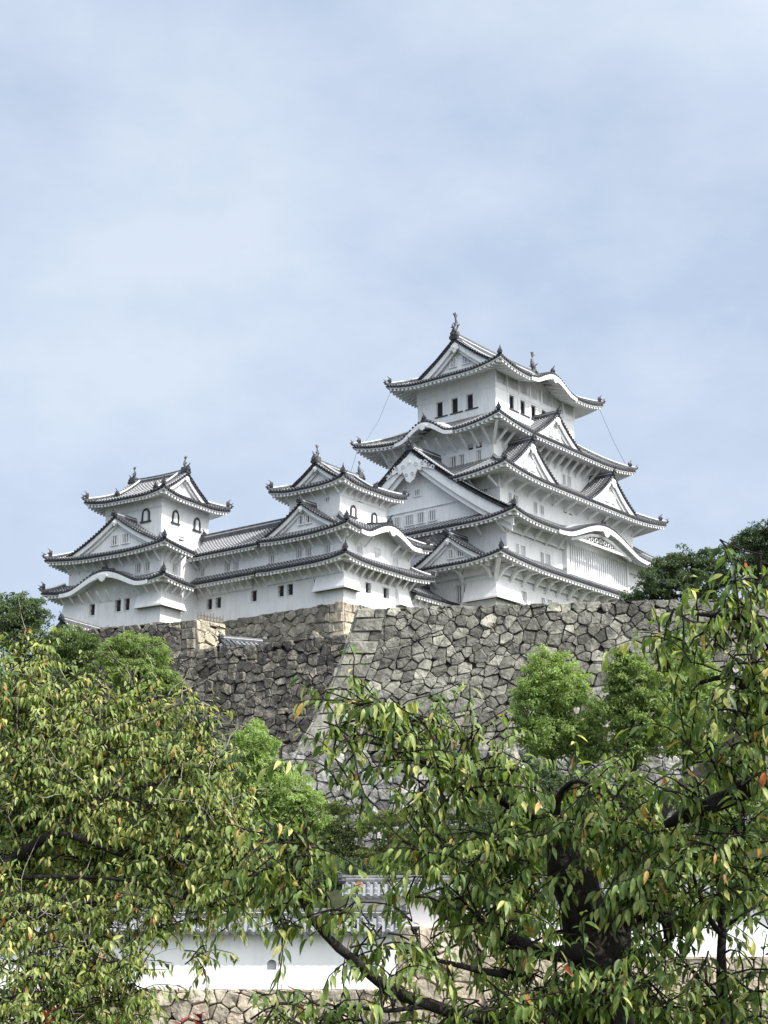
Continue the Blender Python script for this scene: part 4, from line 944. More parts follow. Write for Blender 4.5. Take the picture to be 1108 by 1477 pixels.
# ------------------------------------------------------------ ground
def terrain():
    nx, ny = 90, 110; xs = np.concatenate([np.linspace(-900, -60, 16), np.linspace(-56, 60, 60), np.linspace(70, 900, 14)]); ys = np.concatenate([np.linspace(-300, 38, 18), np.linspace(40, 200, 74), np.linspace(215, 3000, 18)])
    V = []
    def hgt(x, y):
        # valley floor, then the wooded hill, rising behind the ramparts
        z = -1.65-.9*min(max((y-15)/15, 0), 1)
        yl = 91.2+(-.1316)*(x+1.5)      # rampart foot line
        if x < 1: yl = 105.4-(x+2)*.545
        f = min(max((y-60)/(yl-4-60), 0), 1); z += f**1.4*(9.2 if x > 1 else 12.5)
        if y > yl+3.2: z = max(z, 19.9 if x > 1 else 20.6)
        if x < -25:      # open hillside west of the ramparts
            k = min((-25-x)/9, 1); f2 = min(max((y-58)/62, 0), 1); z = z*(1-k)+(-2.55+23.1*f2*f2*(3-2*f2))*k
        if y > 200: z = 19.9-min((y-200)/300, 1)*22
        if abs(x) > 60: 
            g = min((abs(x)-60)/120, 1); z = z*(1-g)+(-2.5)*g
        return z
    for y in ys:
        for x in xs: V.append((x, y, hgt(x, y)+random.uniform(-.12, .12)))
    F = []; n = len(xs)
    for j in range(len(ys)-1):
        for i in range(n-1): a = j*n+i; F.append((a, a+1, a+n+1, a+n))
    o = npmesh('ground', np.array(V), np.array(F), [M['earth']]); o['kind'] = 'structure'
terrain()

# ------------------------------------------------------------ plastered boundary walls in the foreground
def roofed_wall(label, x0, x1, y, zb, ze, zr, pitch=.26, thick=.5, loops=(), returnz=None):
    """plaster wall with a little tiled roof, facing the camera"""
    b = tag(empty('plaster_wall', ((x0+x1)/2, y, zb)), label, 'plaster wall', 'roofed white plaster walls'); cx = (x0+x1)/2; up = Vector((0, 0, 1))
    L = (x1-x0)/2; m = MB(); xs = [-L]
    H = ze-zb
    # front with loopholes cut through
    xs = sorted({-L, L, *[a-cx-w/2 for a, w, z, h in loops], *[a-cx+w/2 for a, w, z, h in loops]}); zs = sorted({0, H, *[z-zb for a, w, z, h in loops], *[z-zb+h for a, w, z, h in loops]})
    for i in range(len(xs)-1):
        for j in range(len(zs)-1):
            mx, mz = (xs[i]+xs[i+1])/2, (zs[j]+zs[j+1])/2
            if any(a-cx-w/2 < mx < a-cx+w/2 and z-zb < mz < z-zb+h for a, w, z, h in loops): continue
            m.poly([(xs[i], 0, zs[j]), (xs[i+1], 0, zs[j]), (xs[i+1], 0, zs[j+1]), (xs[i], 0, zs[j+1])])
    m.poly([(L, 0, 0), (L, thick, 0), (L, thick, H), (L, 0, H)]); m.poly([(L, thick, 0), (-L, thick, 0), (-L, thick, H), (L, thick, H)]); m.poly([(-L, thick, 0), (-L, 0, 0), (-L, 0, H), (-L, thick, H)])
    m.box(-L-.05, L+.05, -.12, thick+.12, H-.02, H+.10)
    for i in range(int((x1-x0)/1.25)):      # small brackets under the eave
        x = -L+.6+i*1.25; m.box(x-.07, x+.07, -.34, 0, H-.0, H+.08)
    m.build('wall', M['plaster'], b)
    for a, w, z, h in loops:
        l = MB(); ax, az_ = a-cx, z-zb
        l.poly([(ax-w/2-.01, .16, az_-.01), (ax+w/2+.01, .16, az_-.01), (ax+w/2+.01, .16, az_+h+.01), (ax-w/2-.01, .16, az_+h+.01)], 0)
        arch = [(ax+w/2*math.cos(t), az_+h*.55+h*.45*math.sin(t)) for t in [math.pi*i/8 for i in range(9)]]
        l.poly([(ax+w/2, .0, az_+h)]+[(p, .0, q) for p, q in arch[:5]], 1); l.poly([(p, .0, q) for p, q in arch[4:]]+[(ax-w/2, .0, az_+h)], 1)
        l.poly([(ax-w/2, 0, az_), (ax+w/2, 0, az_), (ax+w/2, .17, az_), (ax-w/2, .17, az_)], 1)
        for sx in (-1, 1): l.poly([(ax+sx*w/2, 0, az_), (ax+sx*w/2, .17, az_), (ax+sx*w/2, .17, az_+h), (ax+sx*w/2, 0, az_+h)], 1)
        l.build('loophole', [M['shade'], M['plaster']], b)
    r = MB(); ym = thick/2; half = ym+.42; zr_ = zr-zb-.18; z0 = H+.10; n = max(2, round((x1-x0+.3)/pitch)); xa = -L-.15; st = (x1-x0+.3)/n
    for s_ in (-1, 1):
        for i in range(n):
            x = xa+i*st; P = lambda X, f, dz=0: Vector((X, ym+s_*half*(1-f), z0+(zr_-z0)*f+dz))
            r.poly([P(x, 0), P(x+st, 0), P(x+st, 1), P(x, 1)] if s_ < 0 else [P(x, 1), P(x+st, 1), P(x+st, 0), P(x, 0)], 0, 0)
            xc = x+st/2; w = st*.30
            rg = [[r.v(P(xc+w*math.cos(t), f, w*math.sin(t)*1.0), f*.62) for t in [math.pi*k/5 for k in range(6)]] for f in (-.03, 1)]
            for k in range(5): r.f((rg[0][k], rg[1][k], rg[1][k+1], rg[0][k+1]), 1)
            c = P(xc, -.03, .01); r.poly([c+Vector((w*1.1*math.cos(t), 0, w*1.1*math.sin(t))) for t in [math.pi*2*k/8 for k in range(8)]], 2)
        r.box(xa, -xa, min(ym+s_*half, ym+s_*(half-.05)), max(ym+s_*half, ym+s_*(half-.05)), z0-.10, z0-.005, 2)
    for sx in (-1, 1): r.poly([(sx*L*1.0+sx*.14, ym-half+.06, z0), (sx*L+sx*.14, ym+half-.06, z0), (sx*L+sx*.14, ym, zr_)], 3)
    r.poly([(xa, ym-half+.04, z0-.02), (-xa, ym-half+.04, z0-.02), (-xa, ym+half-.04, z0-.02), (xa, ym+half-.04, z0-.02)], 3)
    ro = r.build('roof', [M['pan_near'], M['rib_near'], M['dark_near'], M['plaster']], b, attrs=('run',))
    k = MB(); k.sweep([(xa-.03, ym, zr_+.04), (-xa+.03, ym, zr_+.04)], ((-.13, -.08), (-.13, .05), (-.10, .06), (-.10, .12), (-.06, .19), (.06, .19), (.10, .12), (.10, .06), (.13, .05), (.13, -.08)), 0, mats=[0, 1, 0, 0, 0, 0, 0, 1, 0, 0])
    k.build('ridge', [M['dark_near'], M['ridgewhite']], ro)
    for sx in (-1, 1): ornament(ro, Vector((sx*(L+.18), ym, zr_)), Vector((sx, 0, 0)), .34)
    return b
M['pan_near'] = tile('pan_tile_near', (.07, .073, .08), (.2, .21, .22), .02, .24)
M['rib_near'] = tile('cover_tile_near', (.10, .104, .112), (.36, .37, .38), .025, .24)
M['dark_near'] = mat('grey_eave_tile', (.10, .105, .11), .6); noise_col(M['dark_near'], [(.3, (.05, .053, .058)), (.7, (.16, .165, .17))], 5)
px = lambda x, y, d: at(x, y, d)
zF = lambda y_, d: at(554, y_, d).z
xF = lambda x_, y_, d: at(x_, y_, d).x
YF, YG = 50., 58.
roofed_wall('long white plaster wall with arched loopholes and a low tiled roof, lower left', xF(-260, 1390, YF), xF(571, 1390, YF), YF, zF(1428, YF), zF(1349, YF), zF(1312, YF), loops=[(xF(392, 1390, YF), .28, zF(1399, YF), .30), (xF(506, 1390, YF), .28, zF(1399, YF), .30), (xF(160, 1390, YF), .28, zF(1399, YF), .30), (xF(-60, 1390, YF), .28, zF(1399, YF), .30)])
roofed_wall('white plaster wall with a tiled roof set further back, right of the low left wall', xF(500, 1300, YG), xF(1240, 1300, YG), YG, zF(1381, YG), zF(1297, YG), zF(1264, YG))
stone_wall('stone_plinth', 'warm beige stone footing under the low left plaster wall', (xF(-260, 1428, YF), YF-.12, zF(1427, YF)), (xF(571, 1428, YF)+.15, YF-.12, zF(1427, YF)), 2.6, .46, M['stoneF'], (.12, 0), (0, -1), 21, '', .07, returnR=8, thick=.7, topjit=.0, aspect=1.1, group=G_)
stone_wall('stone_plinth', 'block of squared beige stones below the set-back plaster wall, in the middle', (xF(560, 1335, YG-.9), YG-.9, zF(1336, YG-.9)), (xF(721, 1335, YG-.9), YG-.9, zF(1336, YG-.9)), 4.6, .66, M['stoneF'], (.05, 0), (0, -1), 22, '', .08, returnR=.9, thick=1.2, topjit=.0, aspect=1.5, group=G_)
stone_wall('stone_plinth', 'beige stone footing under the right end of the set-back plaster wall', (xF(721, 1381, YG), YG-.12, zF(1380, YG)), (xF(1240, 1381, YG), YG-.12, zF(1380, YG)), 3.0, .5, M['stoneF'], (.10, 0), (0, -1), 23, '', .07, thick=.8, topjit=.0, aspect=1.1, group=G_)

# ------------------------------------------------------------ small roofed gates and the bamboo fence
def small_gate(label, c, yaw, w, ln, h, rise, name='gate_roof'):
    b = tag(empty(name, c, yaw), label, 'gatehouse', 'little gate roofs')
    m = MB(); m.box(-ln/2, ln/2, -w/2+.3, w/2-.3, -2.5, h); m.poly([(-ln/2, -w/2+.3, h), (-ln/2, 0, h+rise-.25), (-ln/2, w/2-.3, h)]); m.poly([(ln/2, -w/2+.3, h), (ln/2, w/2-.3, h), (ln/2, 0, h+rise-.25)])
    m.build('wall', M['plaster'], b)
    r = Roof(ln+.8, w+.6, h, (w+.6)/2, 99, rise, a=.85, lift=0, over=.5, gable=.001, vo=0, axis='x', skip='WE'); r.build(b, fascia=.12, raft=.5)
    gable_face(r.obj, Vector((-ln/2-.4, 0, 0)), Vector((0, 1, 0)), Vector((-1, 0, 0)), (w+.6)/2, h, h+rise, .85, depth_wall=.4, hb=.22, pend=.3)
    top_ridge(r.obj, (-ln/2-.4, 0, h+rise), (ln/2+.4, 0, h+rise), .3, .4, sag=0)
small_gate('little white-gabled gate roof peeping over the dark rampart', at(350, 940, 112), R(25), 1.9, 2.4, .1, .6)
small_gate('dark tiled gate roof among trees below the far left turret', at(120, 938, 120), R(-118), 3.0, 4.6, .3, 1.5)
f = MB(); p0, p1 = D0+Vector((.15, .3, 0)), D1+Vector((-.1, .1, 0))
for i in range(9): q = p0.lerp(p1, i/8); f.beam(q-Vector((0, 0, .1)), q+Vector((0, 0, .62+.1*(i % 3))), .05, .05, up=(1, 0, 0))
for z_ in (.22, .48): f.beam(p0+Vector((0, 0, z_)), p1+Vector((0, 0, z_)), .05, .05)
tag(f.build('bamboo_fence', M['wood']), 'thin dark bamboo fence on top of the pale bastion', 'fence')

# ------------------------------------------------------------ foliage
def unit(a): return a/np.maximum(np.linalg.norm(a, axis=-1, keepdims=True), 1e-9)
LT = np.array([0, .14, .36, .62, .84, 1.]); LW = np.array([.02, .62, 1., .86, .42, .02])
WID = .168
def leaf_mesh(name, P, A, Nn, Ls, tone, mats, parent, width=WID, fold=.5, droop=.34):
    """curved, folded blades: P base, A axis, Nn upper side, Ls length"""
    n = len(P); A = unit(A); Nn = unit(Nn-A*(A*Nn).sum(1, keepdims=True)); B = np.cross(A, Nn)
    k = len(LT); dr = droop*rng.uniform(.3, 1.8, n); wd = width*rng.uniform(.8, 1.2, n); fo = fold*rng.uniform(.3, 1.5, n)
    V = np.zeros((n, k, 3, 3))
    for i in range(k):
        for j, s_ in enumerate((-1, 0, 1)):
            w = LW[i]*wd*s_; z = -dr*LT[i]**2+abs(s_)*LW[i]*wd*fo
            V[:, i, j] = P+Ls[:, None]*(A*LT[i]+B*w[:, None]+Nn*z[:, None])
    V = V.reshape(-1, 3); b = (np.arange(n)*k*3)[:, None]
    f = []
    for i in range(k-1):
        for j in range(2): f.append([i*3+j, i*3+j+1, (i+1)*3+j+1, (i+1)*3+j])
    F = (b[:, :, None]+np.array(f)[None]).reshape(-1, 4)
    return npmesh(name, V, F, mats, parent, tone=np.repeat(tone, k*3))
def card_mesh(name, P, A, Nn, Ls, tone, mats, parent, width=.45):
    n = len(P); A = unit(A); Nn = unit(Nn-A*(A*Nn).sum(1, keepdims=True)); B = np.cross(A, Nn); L_ = Ls[:, None]
    V = np.stack([P, P+L_*(A*.5+B*width*.5+Nn*.08), P+L_*A-L_*Nn*.1, P+L_*(A*.5-B*width*.5+Nn*.08)], 1).reshape(-1, 3)
    F = (np.arange(n)*4)[:, None]+np.array([[0, 1, 2, 3]])
    return npmesh(name, V, F, mats, parent, tone=np.repeat(tone, 4), smooth=False)

GREEN = leafmat('broadleaf_leaves', [(0, (.028, .055, .018)), (.35, (.075, .12, .032)), (.65, (.17, .23, .07)), (1, (.27, .38, .13))], .35, .5, .35)
DARKG = leafmat('dark_evergreen_leaves', [(0, (.014, .03, .012)), (.5, (.035, .065, .024)), (1, (.08, .12, .04))], .2, .5, .35)
OLIVE = leafmat('olive_leaves', [(0, (.03, .05, .016)), (.5, (.08, .11, .03)), (.9, (.15, .18, .05)), (1, (.17, .09, .05))], .3, .5, .3)
CHERRY = leafmat('cherry_leaves', [(0, (.032, .06, .016)), (.25, (.075, .13, .032)), (.5, (.155, .22, .055)), (.72, (.27, .31, .10)), (.86, (.42, .42, .14)), (.93, (.46, .27, .09)), (1, (.40, .11, .05))], .32, .45, .32, thru=1.9)

def distant_tree(name, label, base, blobs, mat_, n_clump, per, leaf, rc, trunk_r=.25, group=None, cat='tree', tone=(.5, .22), flat=1., limbs=True, sparse=0):
    """blobs: (x, y, z, rx, ry, rz) in world metres"""
    base = Vector(base); b = tag(empty(name, base), label, cat, group)
    bl = np.array([[x-base.x, y-base.y, z-base.z, rx, ry, rz] for x, y, z, rx, ry, rz in blobs])
    vol = bl[:, 3]*bl[:, 5]; pick = rng.choice(len(bl), n_clump, p=vol/vol.sum())
    u = unit(rng.normal(size=(n_clump, 3))); rad = rng.uniform(.35, 1., n_clump)**.6
    C_ = bl[pick, :3]+u*bl[pick, 3:]*rad[:, None]*rng.uniform(.85, 1.12, (n_clump, 1))
    cs = rc*rng.uniform(.6, 1.4, n_clump)
    idx = np.repeat(np.arange(n_clump), per); m = len(idx)
    du = unit(rng.normal(size=(m, 3))); du[:, 2] = np.abs(du[:, 2])*.9-.25
    P = C_[idx]+du*(cs[idx]*rng.uniform(.5, 1., m))[:, None]*np.array([1, 1, flat])
    out = unit(u[idx]*.6+du); Nn = unit(out*.8+rng.normal(size=(m, 3))*.55+np.array([0, 0, .45])); A = np.cross(Nn, rng.normal(size=(m, 3)))+np.array([0, 0, -.25])
    t = np.clip(rng.normal(tone[0], tone[1], m)*.45+np.repeat(rng.normal(tone[0], tone[1], n_clump), per)*.55, 0, 1)
    card_mesh('crown', P, A, Nn, leaf*rng.uniform(.6, 1.35, m), t, [mat_], b)
    tb = MB(); top = Vector(bl[:, :3].mean(0)); hz = max(bl[:, 2])
    tb.tube([(0, 0, -.6), (top.x*.15, top.y*.15, top.z*.35), (top.x*.6, top.y*.6, top.z*.8), (top.x, top.y, hz)], [trunk_r*1.3, trunk_r, trunk_r*.7, trunk_r*.25], 8)
    if limbs:
        for x, y, z, *_ in bl:
            s0 = Vector((top.x*.3, top.y*.3, top.z*.45)); e_ = Vector((x, y, z)); md = s0.lerp(e_, .55)+Vector((0, 0, -.15*(e_-s0).length*.3)); tb.tube([s0, md, e_, e_+(e_-md)*.5], [trunk_r*.5, trunk_r*.32, trunk_r*.18, trunk_r*.08], 6)
        for c in C_[::max(1, n_clump//60)]:
            q = Vector(c); j = int(np.argmin(((bl[:, :3]-c)**2).sum(1))); s0 = Vector(bl[j, :3]); tb.tube([s0, s0.lerp(q, .5)+Vector((0, 0, -.1)), q], [trunk_r*.16, trunk_r*.1, trunk_r*.04], 4)
    tb.build('trunk', M['bark'], b)
    return b
def pb(px_, py_, d, rx, ry, rd=None):     # a blob seen at a picture spot, radii in picture pixels
    c = at(px_, py_, d); k = d/FPX; return (c.x, c.y, c.z, rx*k, (rd if rd else rx)*k, ry*k)
def ground_under(p, z): return (p[0], p[1], z)

def cherry_tree(label, base, limbs, blobs, leaf_len, density, tone=(.42, .18), red=.03, seed=1, group='cherry trees in front', twig_len=(.28, .55), droop=.9, bare=0, deadwood=None, spacing=.022):
    """limbs: polylines of (x, y, z, radius); blobs as above"""
    r = np.random.default_rng(seed); base = Vector(base); b = tag(empty('cherry_tree', base), label, 'tree', group)
    tb = MB(); skel = []
    for ln in limbs:
        pts = [Vector(p[:3])-base for p in ln]; rad = [p[3] for p in ln]; P_, R_ = [], []
        for i in range(len(pts)-1):      # smooth interpolation with slight knots
            p0, p1, p2, p3 = pts[max(i-1, 0)], pts[i], pts[i+1], pts[min(i+2, len(pts)-1)]; n = max(2, int((p2-p1).length/.13))
            for j in range(n):
                t = j/n; q = .5*((2*p1)+(p2-p0)*t+(2*p0-5*p1+4*p2-p3)*t*t+(3*p1-p0-3*p2+p3)*t**3); rr = rad[i]*(1-t)+rad[i+1]*t
                P_.append(q+Vector(r.normal(0, rr*.13, 3))); R_.append(rr*r.uniform(.9, 1.13))
        P_.append(pts[-1]); R_.append(rad[-1]); tb.tube(P_, R_, 10)
        skel += [(p, q) for p, q in zip(P_, R_)]
    SK = np.array([p for p, q in skel]); SR = np.array([q for p, q in skel])
    LP, LA, LN, LL, LTn = [], [], [], [], []
    tw = MB()
    def twig(p, d, ln, hang):
        steps = max(3, int(ln/.07)); pts = [p]; dd = d.copy()
        for i in range(steps):
            dd = unit(dd+r.normal(0, .16, 3)+np.array([0, 0, -.16*hang])); pts.append(pts[-1]+dd*ln/steps)
        tw.tube([Vector(q) for q in pts], [.0045*(1-.7*i/steps)+.001 for i in range(steps+1)], 4)
        nl = int(ln/spacing); side = 1
        for i in range(nl):
            f = (i+1.2)/(nl+.2)*steps; f = min(f, steps-1e-3); k = int(f); q = pts[k]+(pts[k+1]-pts[k])*(f-k); t = unit(pts[k+1]-pts[k])
            sd = np.cross(t, [0, 0, 1.]); sd = unit(sd if np.linalg.norm(sd) > .1 else np.array([1., 0, 0])); side = -side
            ax = t*.55+sd*side*r.uniform(.3, .9)+np.array([0, 0, -droop*r.uniform(.5, 1.35)])+r.normal(0, .34, 3)
            nn = np.array([0, 0, 1.])*r.uniform(.5, 1.2)+t*r.uniform(-.2, .6)+sd*side*r.uniform(.1, .7)+np.array([0, -.3, 0])+r.normal(0, .3, 3)
            LP.append(q+unit(ax)*.012); LA.append(ax); LN.append(nn); LL.append(leaf_len*r.uniform(.5, 1.25))
    for (x, y, z, rx, ry, rz) in blobs:
        c = np.array([x, y, z])-np.array(base); d2 = ((SK-c)**2).sum(1); j = int(np.argmin(d2)); s0 = SK[j]
        # branch to the blob
        if math.sqrt(d2[j]) > .12:
            dist = math.sqrt(d2[j]); n = max(3, int(dist/.12)); pts = [s0]
            bend = r.normal(0, .1*dist, 3)
            for i in range(1, n+1):
                t = i/n; pts.append(s0+(c-s0)*t+bend*math.sin(math.pi*t)+np.array([0, 0, .10*dist*math.sin(math.pi*t)]))
            rr = min(SR[j]*.5, .005+.007*dist); tb.tube([Vector(q) for q in pts], [rr*(1-.65*i/n) for i in range(n+1)], 6)
            loc = np.array(pts[n//2:])
        else: loc = c[None]
        R3 = np.array([rx, ry, rz]); cnt = max(3, int(density*rx*rz/(leaf_len**2)))
        for q in range(cnt):
            u = unit(r.normal(size=3)); rad_ = r.uniform(.05, 1)**.5; e = c+u*R3*rad_; ln = r.uniform(*twig_len)
            dirn = unit(u*R3/R3.max()*.8+np.array([0, 0, .45])+r.normal(0, .35, 3)); st = e-dirn*ln*.5
            s1 = loc[int(np.argmin(((loc-st)**2).sum(1)))]
            if r.random() < .55:
                md = (s1+st)/2+r.normal(0, .03, 3); tw.tube([Vector(s1), Vector(md), Vector(st)], [.005, .004, .003], 4)
            twig(st, dirn, ln, r.uniform(.5, 1.6))
        for q in range(int(bare*cnt)):       # leafless silvery twigs
            u = unit(r.normal(size=3)); st = c+u*R3*.5; pts = [st]; dd = unit(u+np.array([0, 0, .5]))
            for i in range(5): dd = unit(dd+r.normal(0, .3, 3)); pts.append(pts[-1]+dd*.09)
            tw.tube([Vector(q_) for q_ in pts], [.004, .0035, .003, .0025, .002, .001], 4, 1)
    n = len(LP); LP, LA, LN, LL = map(np.array, (LP, LA, LN, LL))
    t = np.clip(r.normal(tone[0], tone[1], n), 0, .86); k = r.random(n) < red; t[k] = r.uniform(.86, 1., k.sum())
    leaf_mesh('leaves', LP, LA, LN, LL, t, [CHERRY], b)
    if deadwood:
        d_ = MB(); pts = [Vector(p[:3])-base for p in deadwood]; d_.tube(pts, [p[3] for p in deadwood], 9); d_.build('broken_limb', M['deadwood'], b)
    tb.build('trunk', M['bark'], b, smooth=True); tw.build('twigs', [M['bark'], M['deadwood']], b)
    return b
def lim(*pts): return [(*at(x, y, d), r_) for x, y, d, r_ in pts]

# trees on and below the ramparts
T_ = 'trees on the castle hill'
distant_tree('broadleaf_tree', 'round light green tree against the great rampart, nearest the middle', at(795, 1125, 80), [pb(800, 990, 80, 55, 45), pb(770, 1020, 80, 38, 45), pb(835, 1040, 80, 42, 48), pb(800, 1060, 80, 60, 38), pb(785, 965, 80, 32, 28), pb(850, 1075, 80, 32, 28)], GREEN, 620, 52, .17, .36, .14, T_, tone=(.74, .24))
distant_tree('broadleaf_tree', 'light green tree in shade right of the round one, left half of a pair', at(915, 1120, 78), [pb(915, 985, 78, 40, 42), pb(895, 1020, 78, 26, 40), pb(925, 1040, 78, 42, 50), pb(900, 960, 78, 24, 22), pb(905, 1080, 78, 30, 30)], GREEN, 460, 52, .17, .36, .14, T_, tone=(.6, .24))
distant_tree('broadleaf_tree', 'light green tree half hidden behind the drooping cherry leaves at right', at(990, 1130, 79), [pb(985, 950, 79, 42, 36), pb(965, 1000, 79, 40, 42), pb(1005, 1000, 79, 42, 48), pb(970, 1060, 79, 50, 40), pb(1015, 1070, 79, 40, 40)], GREEN, 560, 52, .17, .36, .14, T_, tone=(.7, .24))
distant_tree('broadleaf_tree', 'large green tree low at the right edge behind the cherry branches', at(1070, 1230, 74), [pb(1060, 1110, 74, 60, 55), pb(1090, 1050, 74, 40, 50), pb(1020, 1160, 74, 50, 45), pb(1090, 1180, 74, 50, 50)], GREEN, 430, 46, .18, .4, .15, T_, tone=(.5, .22))
distant_tree('broadleaf_tree', 'bright green bushy tree at the foot of the dark rampart', at(390, 1260, 70), [pb(368, 1075, 70, 34, 34), pb(365, 1120, 70, 42, 44), pb(410, 1150, 70, 46, 48), pb(445, 1180, 70, 38, 45), pb(390, 1210, 70, 60, 45), pb(455, 1230, 70, 36, 36)], GREEN, 760, 50, .155, .33, .14, T_, tone=(.76, .22))
distant_tree('evergreen_tree', 'dark evergreen standing behind the rampart at the right edge, above the stones', at(1010, 880, 100), [pb(950, 840, 100, 34, 22), pb(990, 818, 100, 42, 30), pb(1040, 815, 100, 44, 32), pb(1000, 850, 100, 66, 24), pb(1080, 800, 100, 34, 34), pb(930, 855, 100, 26, 14), pb(912, 862, 100, 18, 9), pb(960, 812, 100, 30, 16), pb(1110, 810, 100, 40, 50)], DARKG, 620, 56, .18, .36, .2, T_, tone=(.68, .25))
distant_tree('evergreen_tree', 'wispy dark tree top at the right edge, higher than the other evergreen', at(1120, 880, 96), [pb(1090, 778, 96, 26, 16), pb(1112, 765, 96, 26, 20), pb(1125, 800, 96, 40, 40)], DARKG, 240, 44, .18, .32, .16, T_, tone=(.5, .25))
distant_tree('evergreen_tree', 'dark rounded tree at the far left edge below the far turret', at(25, 990, 118), [pb(30, 875, 118, 34, 22), pb(48, 885, 118, 26, 24), pb(0, 890, 118, 40, 32), pb(25, 915, 118, 50, 30)], DARKG, 360, 46, .22, .42, .2, T_, tone=(.85, .2))
distant_tree('broadleaf_tree', 'mid green tree just right of the far left evergreen, under the turret', at(100, 1010, 112), [pb(100, 925, 112, 36, 24), pb(80, 945, 112, 38, 28), pb(125, 945, 112, 28, 28), pb(95, 975, 112, 50, 30)], GREEN, 360, 46, .2, .4, .2, T_, tone=(.35, .2))
distant_tree('broadleaf_tree', 'yellow-green tree before the small bastion, left of the dark rampart', at(195, 1040, 104), [pb(185, 930, 104, 32, 20), pb(165, 945, 104, 26, 26), pb(215, 945, 104, 34, 24), pb(200, 975, 104, 54, 28), pb(240, 985, 104, 24, 22)], GREEN, 420, 46, .18, .36, .18, T_, tone=(.62, .22))
MP = 'maples below the great rampart'
distant_tree('maple_tree', 'small dark green maple in tiers at the foot of the pale retaining wall', at(505, 1250, 66), [pb(495, 1165, 66, 34, 12), pb(515, 1195, 66, 46, 14), pb(480, 1215, 66, 40, 16), pb(520, 1235, 66, 40, 16)], OLIVE, 230, 40, .12, .26, .08, MP, flat=.4, tone=(.35, .22))
distant_tree('maple_tree', 'small olive green maple in tiers with a reddish patch, right of the darker one', at(580, 1260, 64), [pb(560, 1180, 64, 40, 12), pb(590, 1210, 64, 50, 14), pb(560, 1235, 64, 50, 16), pb(620, 1240, 64, 44, 18)], OLIVE, 260, 40, .12, .26, .08, MP, flat=.4, tone=(.6, .3))
distant_tree('maple_tree', 'dark green spreading maple behind the cherry branch in the middle', at(690, 1260, 62), [pb(670, 1170, 62, 50, 16), pb(720, 1190, 62, 50, 18), pb(680, 1215, 62, 60, 20), pb(750, 1230, 62, 60, 26), pb(650, 1245, 62, 50, 18)], OLIVE, 330, 40, .12, .28, .09, MP, flat=.5, tone=(.22, .2))
distant_tree('maple_tree', 'dark green maple further right behind the thick cherry trunk', at(860, 1270, 62), [pb(840, 1150, 62, 60, 26), pb(900, 1170, 62, 60, 30), pb(830, 1205, 62, 70, 30), pb(930, 1225, 62, 70, 36), pb(860, 1250, 62, 70, 26)], OLIVE, 380, 40, .13, .3, .09, MP, flat=.5, tone=(.2, .2))
distant_tree('broadleaf_tree', 'dark green tree behind the left cherry, filling the gap below the rampart', at(270, 1280, 66), [pb(230, 1080, 66, 60, 40), pb(300, 1110, 66, 50, 40), pb(250, 1160, 66, 80, 50), pb(330, 1200, 66, 60, 50), pb(230, 1240, 66, 90, 40)], DARKG, 420, 44, .2, .42, .18, T_, tone=(.6, .22))
distant_tree('broadleaf_tree', 'dark green tree at the left edge behind the left cherry', at(70, 1280, 70), [pb(40, 1010, 70, 70, 50), pb(110, 1050, 70, 60, 50), pb(60, 1120, 70, 90, 60), pb(120, 1210, 70, 90, 60), pb(20, 1230, 70, 80, 60)], DARKG, 480, 44, .22, .45, .2, T_, tone=(.6, .22))

for x, y, d, rx, ry, lab in ((-150, 1000, 100, 80, 80, 'tall green tree on the open slope, left of the dark rampart and outside most views'), (-300, 1080, 85, 90, 80, 'broad green tree lower on the open left slope')):
    distant_tree('broadleaf_tree', lab, at(x, y+110, d), [pb(x, y, d, rx, ry), pb(x-40, y+30, d, rx*.7, ry*.6), pb(x+45, y+25, d, rx*.7, ry*.6)], DARKG, 260, 40, .25, .5, .2, T_, tone=(.7, .2))
for i, (x, w, lab) in enumerate(((330, 70, 'low dark bush behind the wall, furthest left of the row'), (470, 70, 'low dark bush behind the left end of the set-back wall roof'), (600, 75, 'low dark bush behind the set-back wall roof, under the olive maple'), (740, 80, 'low dark bush behind the wall, left of the thick cherry trunk'), (900, 80, 'low dark bush behind the wall, right of the thick cherry trunk'), (1060, 80, 'low dark bush behind the wall at the right edge'))):
    distant_tree('shrub', lab, at(x, 1300, 61), [pb(x, 1268, 61, w, 18, 40), pb(x-w*.6, 1262, 61, w*.5, 16), pb(x+w*.5, 1258, 61, w*.6, 18)], DARKG if i % 2 else OLIVE, 230, 40, .11, .3, .05, 'bushes behind the set-back wall', cat='shrub', tone=(.4, .22))
distant_tree('broadleaf_tree', 'mid green tree low behind the cherry, between the round tree and the maples', at(740, 1250, 72), [pb(700, 1130, 72, 40, 24), pb(760, 1120, 72, 50, 28), pb(720, 1170, 72, 60, 26), pb(820, 1130, 72, 50, 26)], DARKG, 300, 42, .17, .34, .12, T_, tone=(.6, .22))

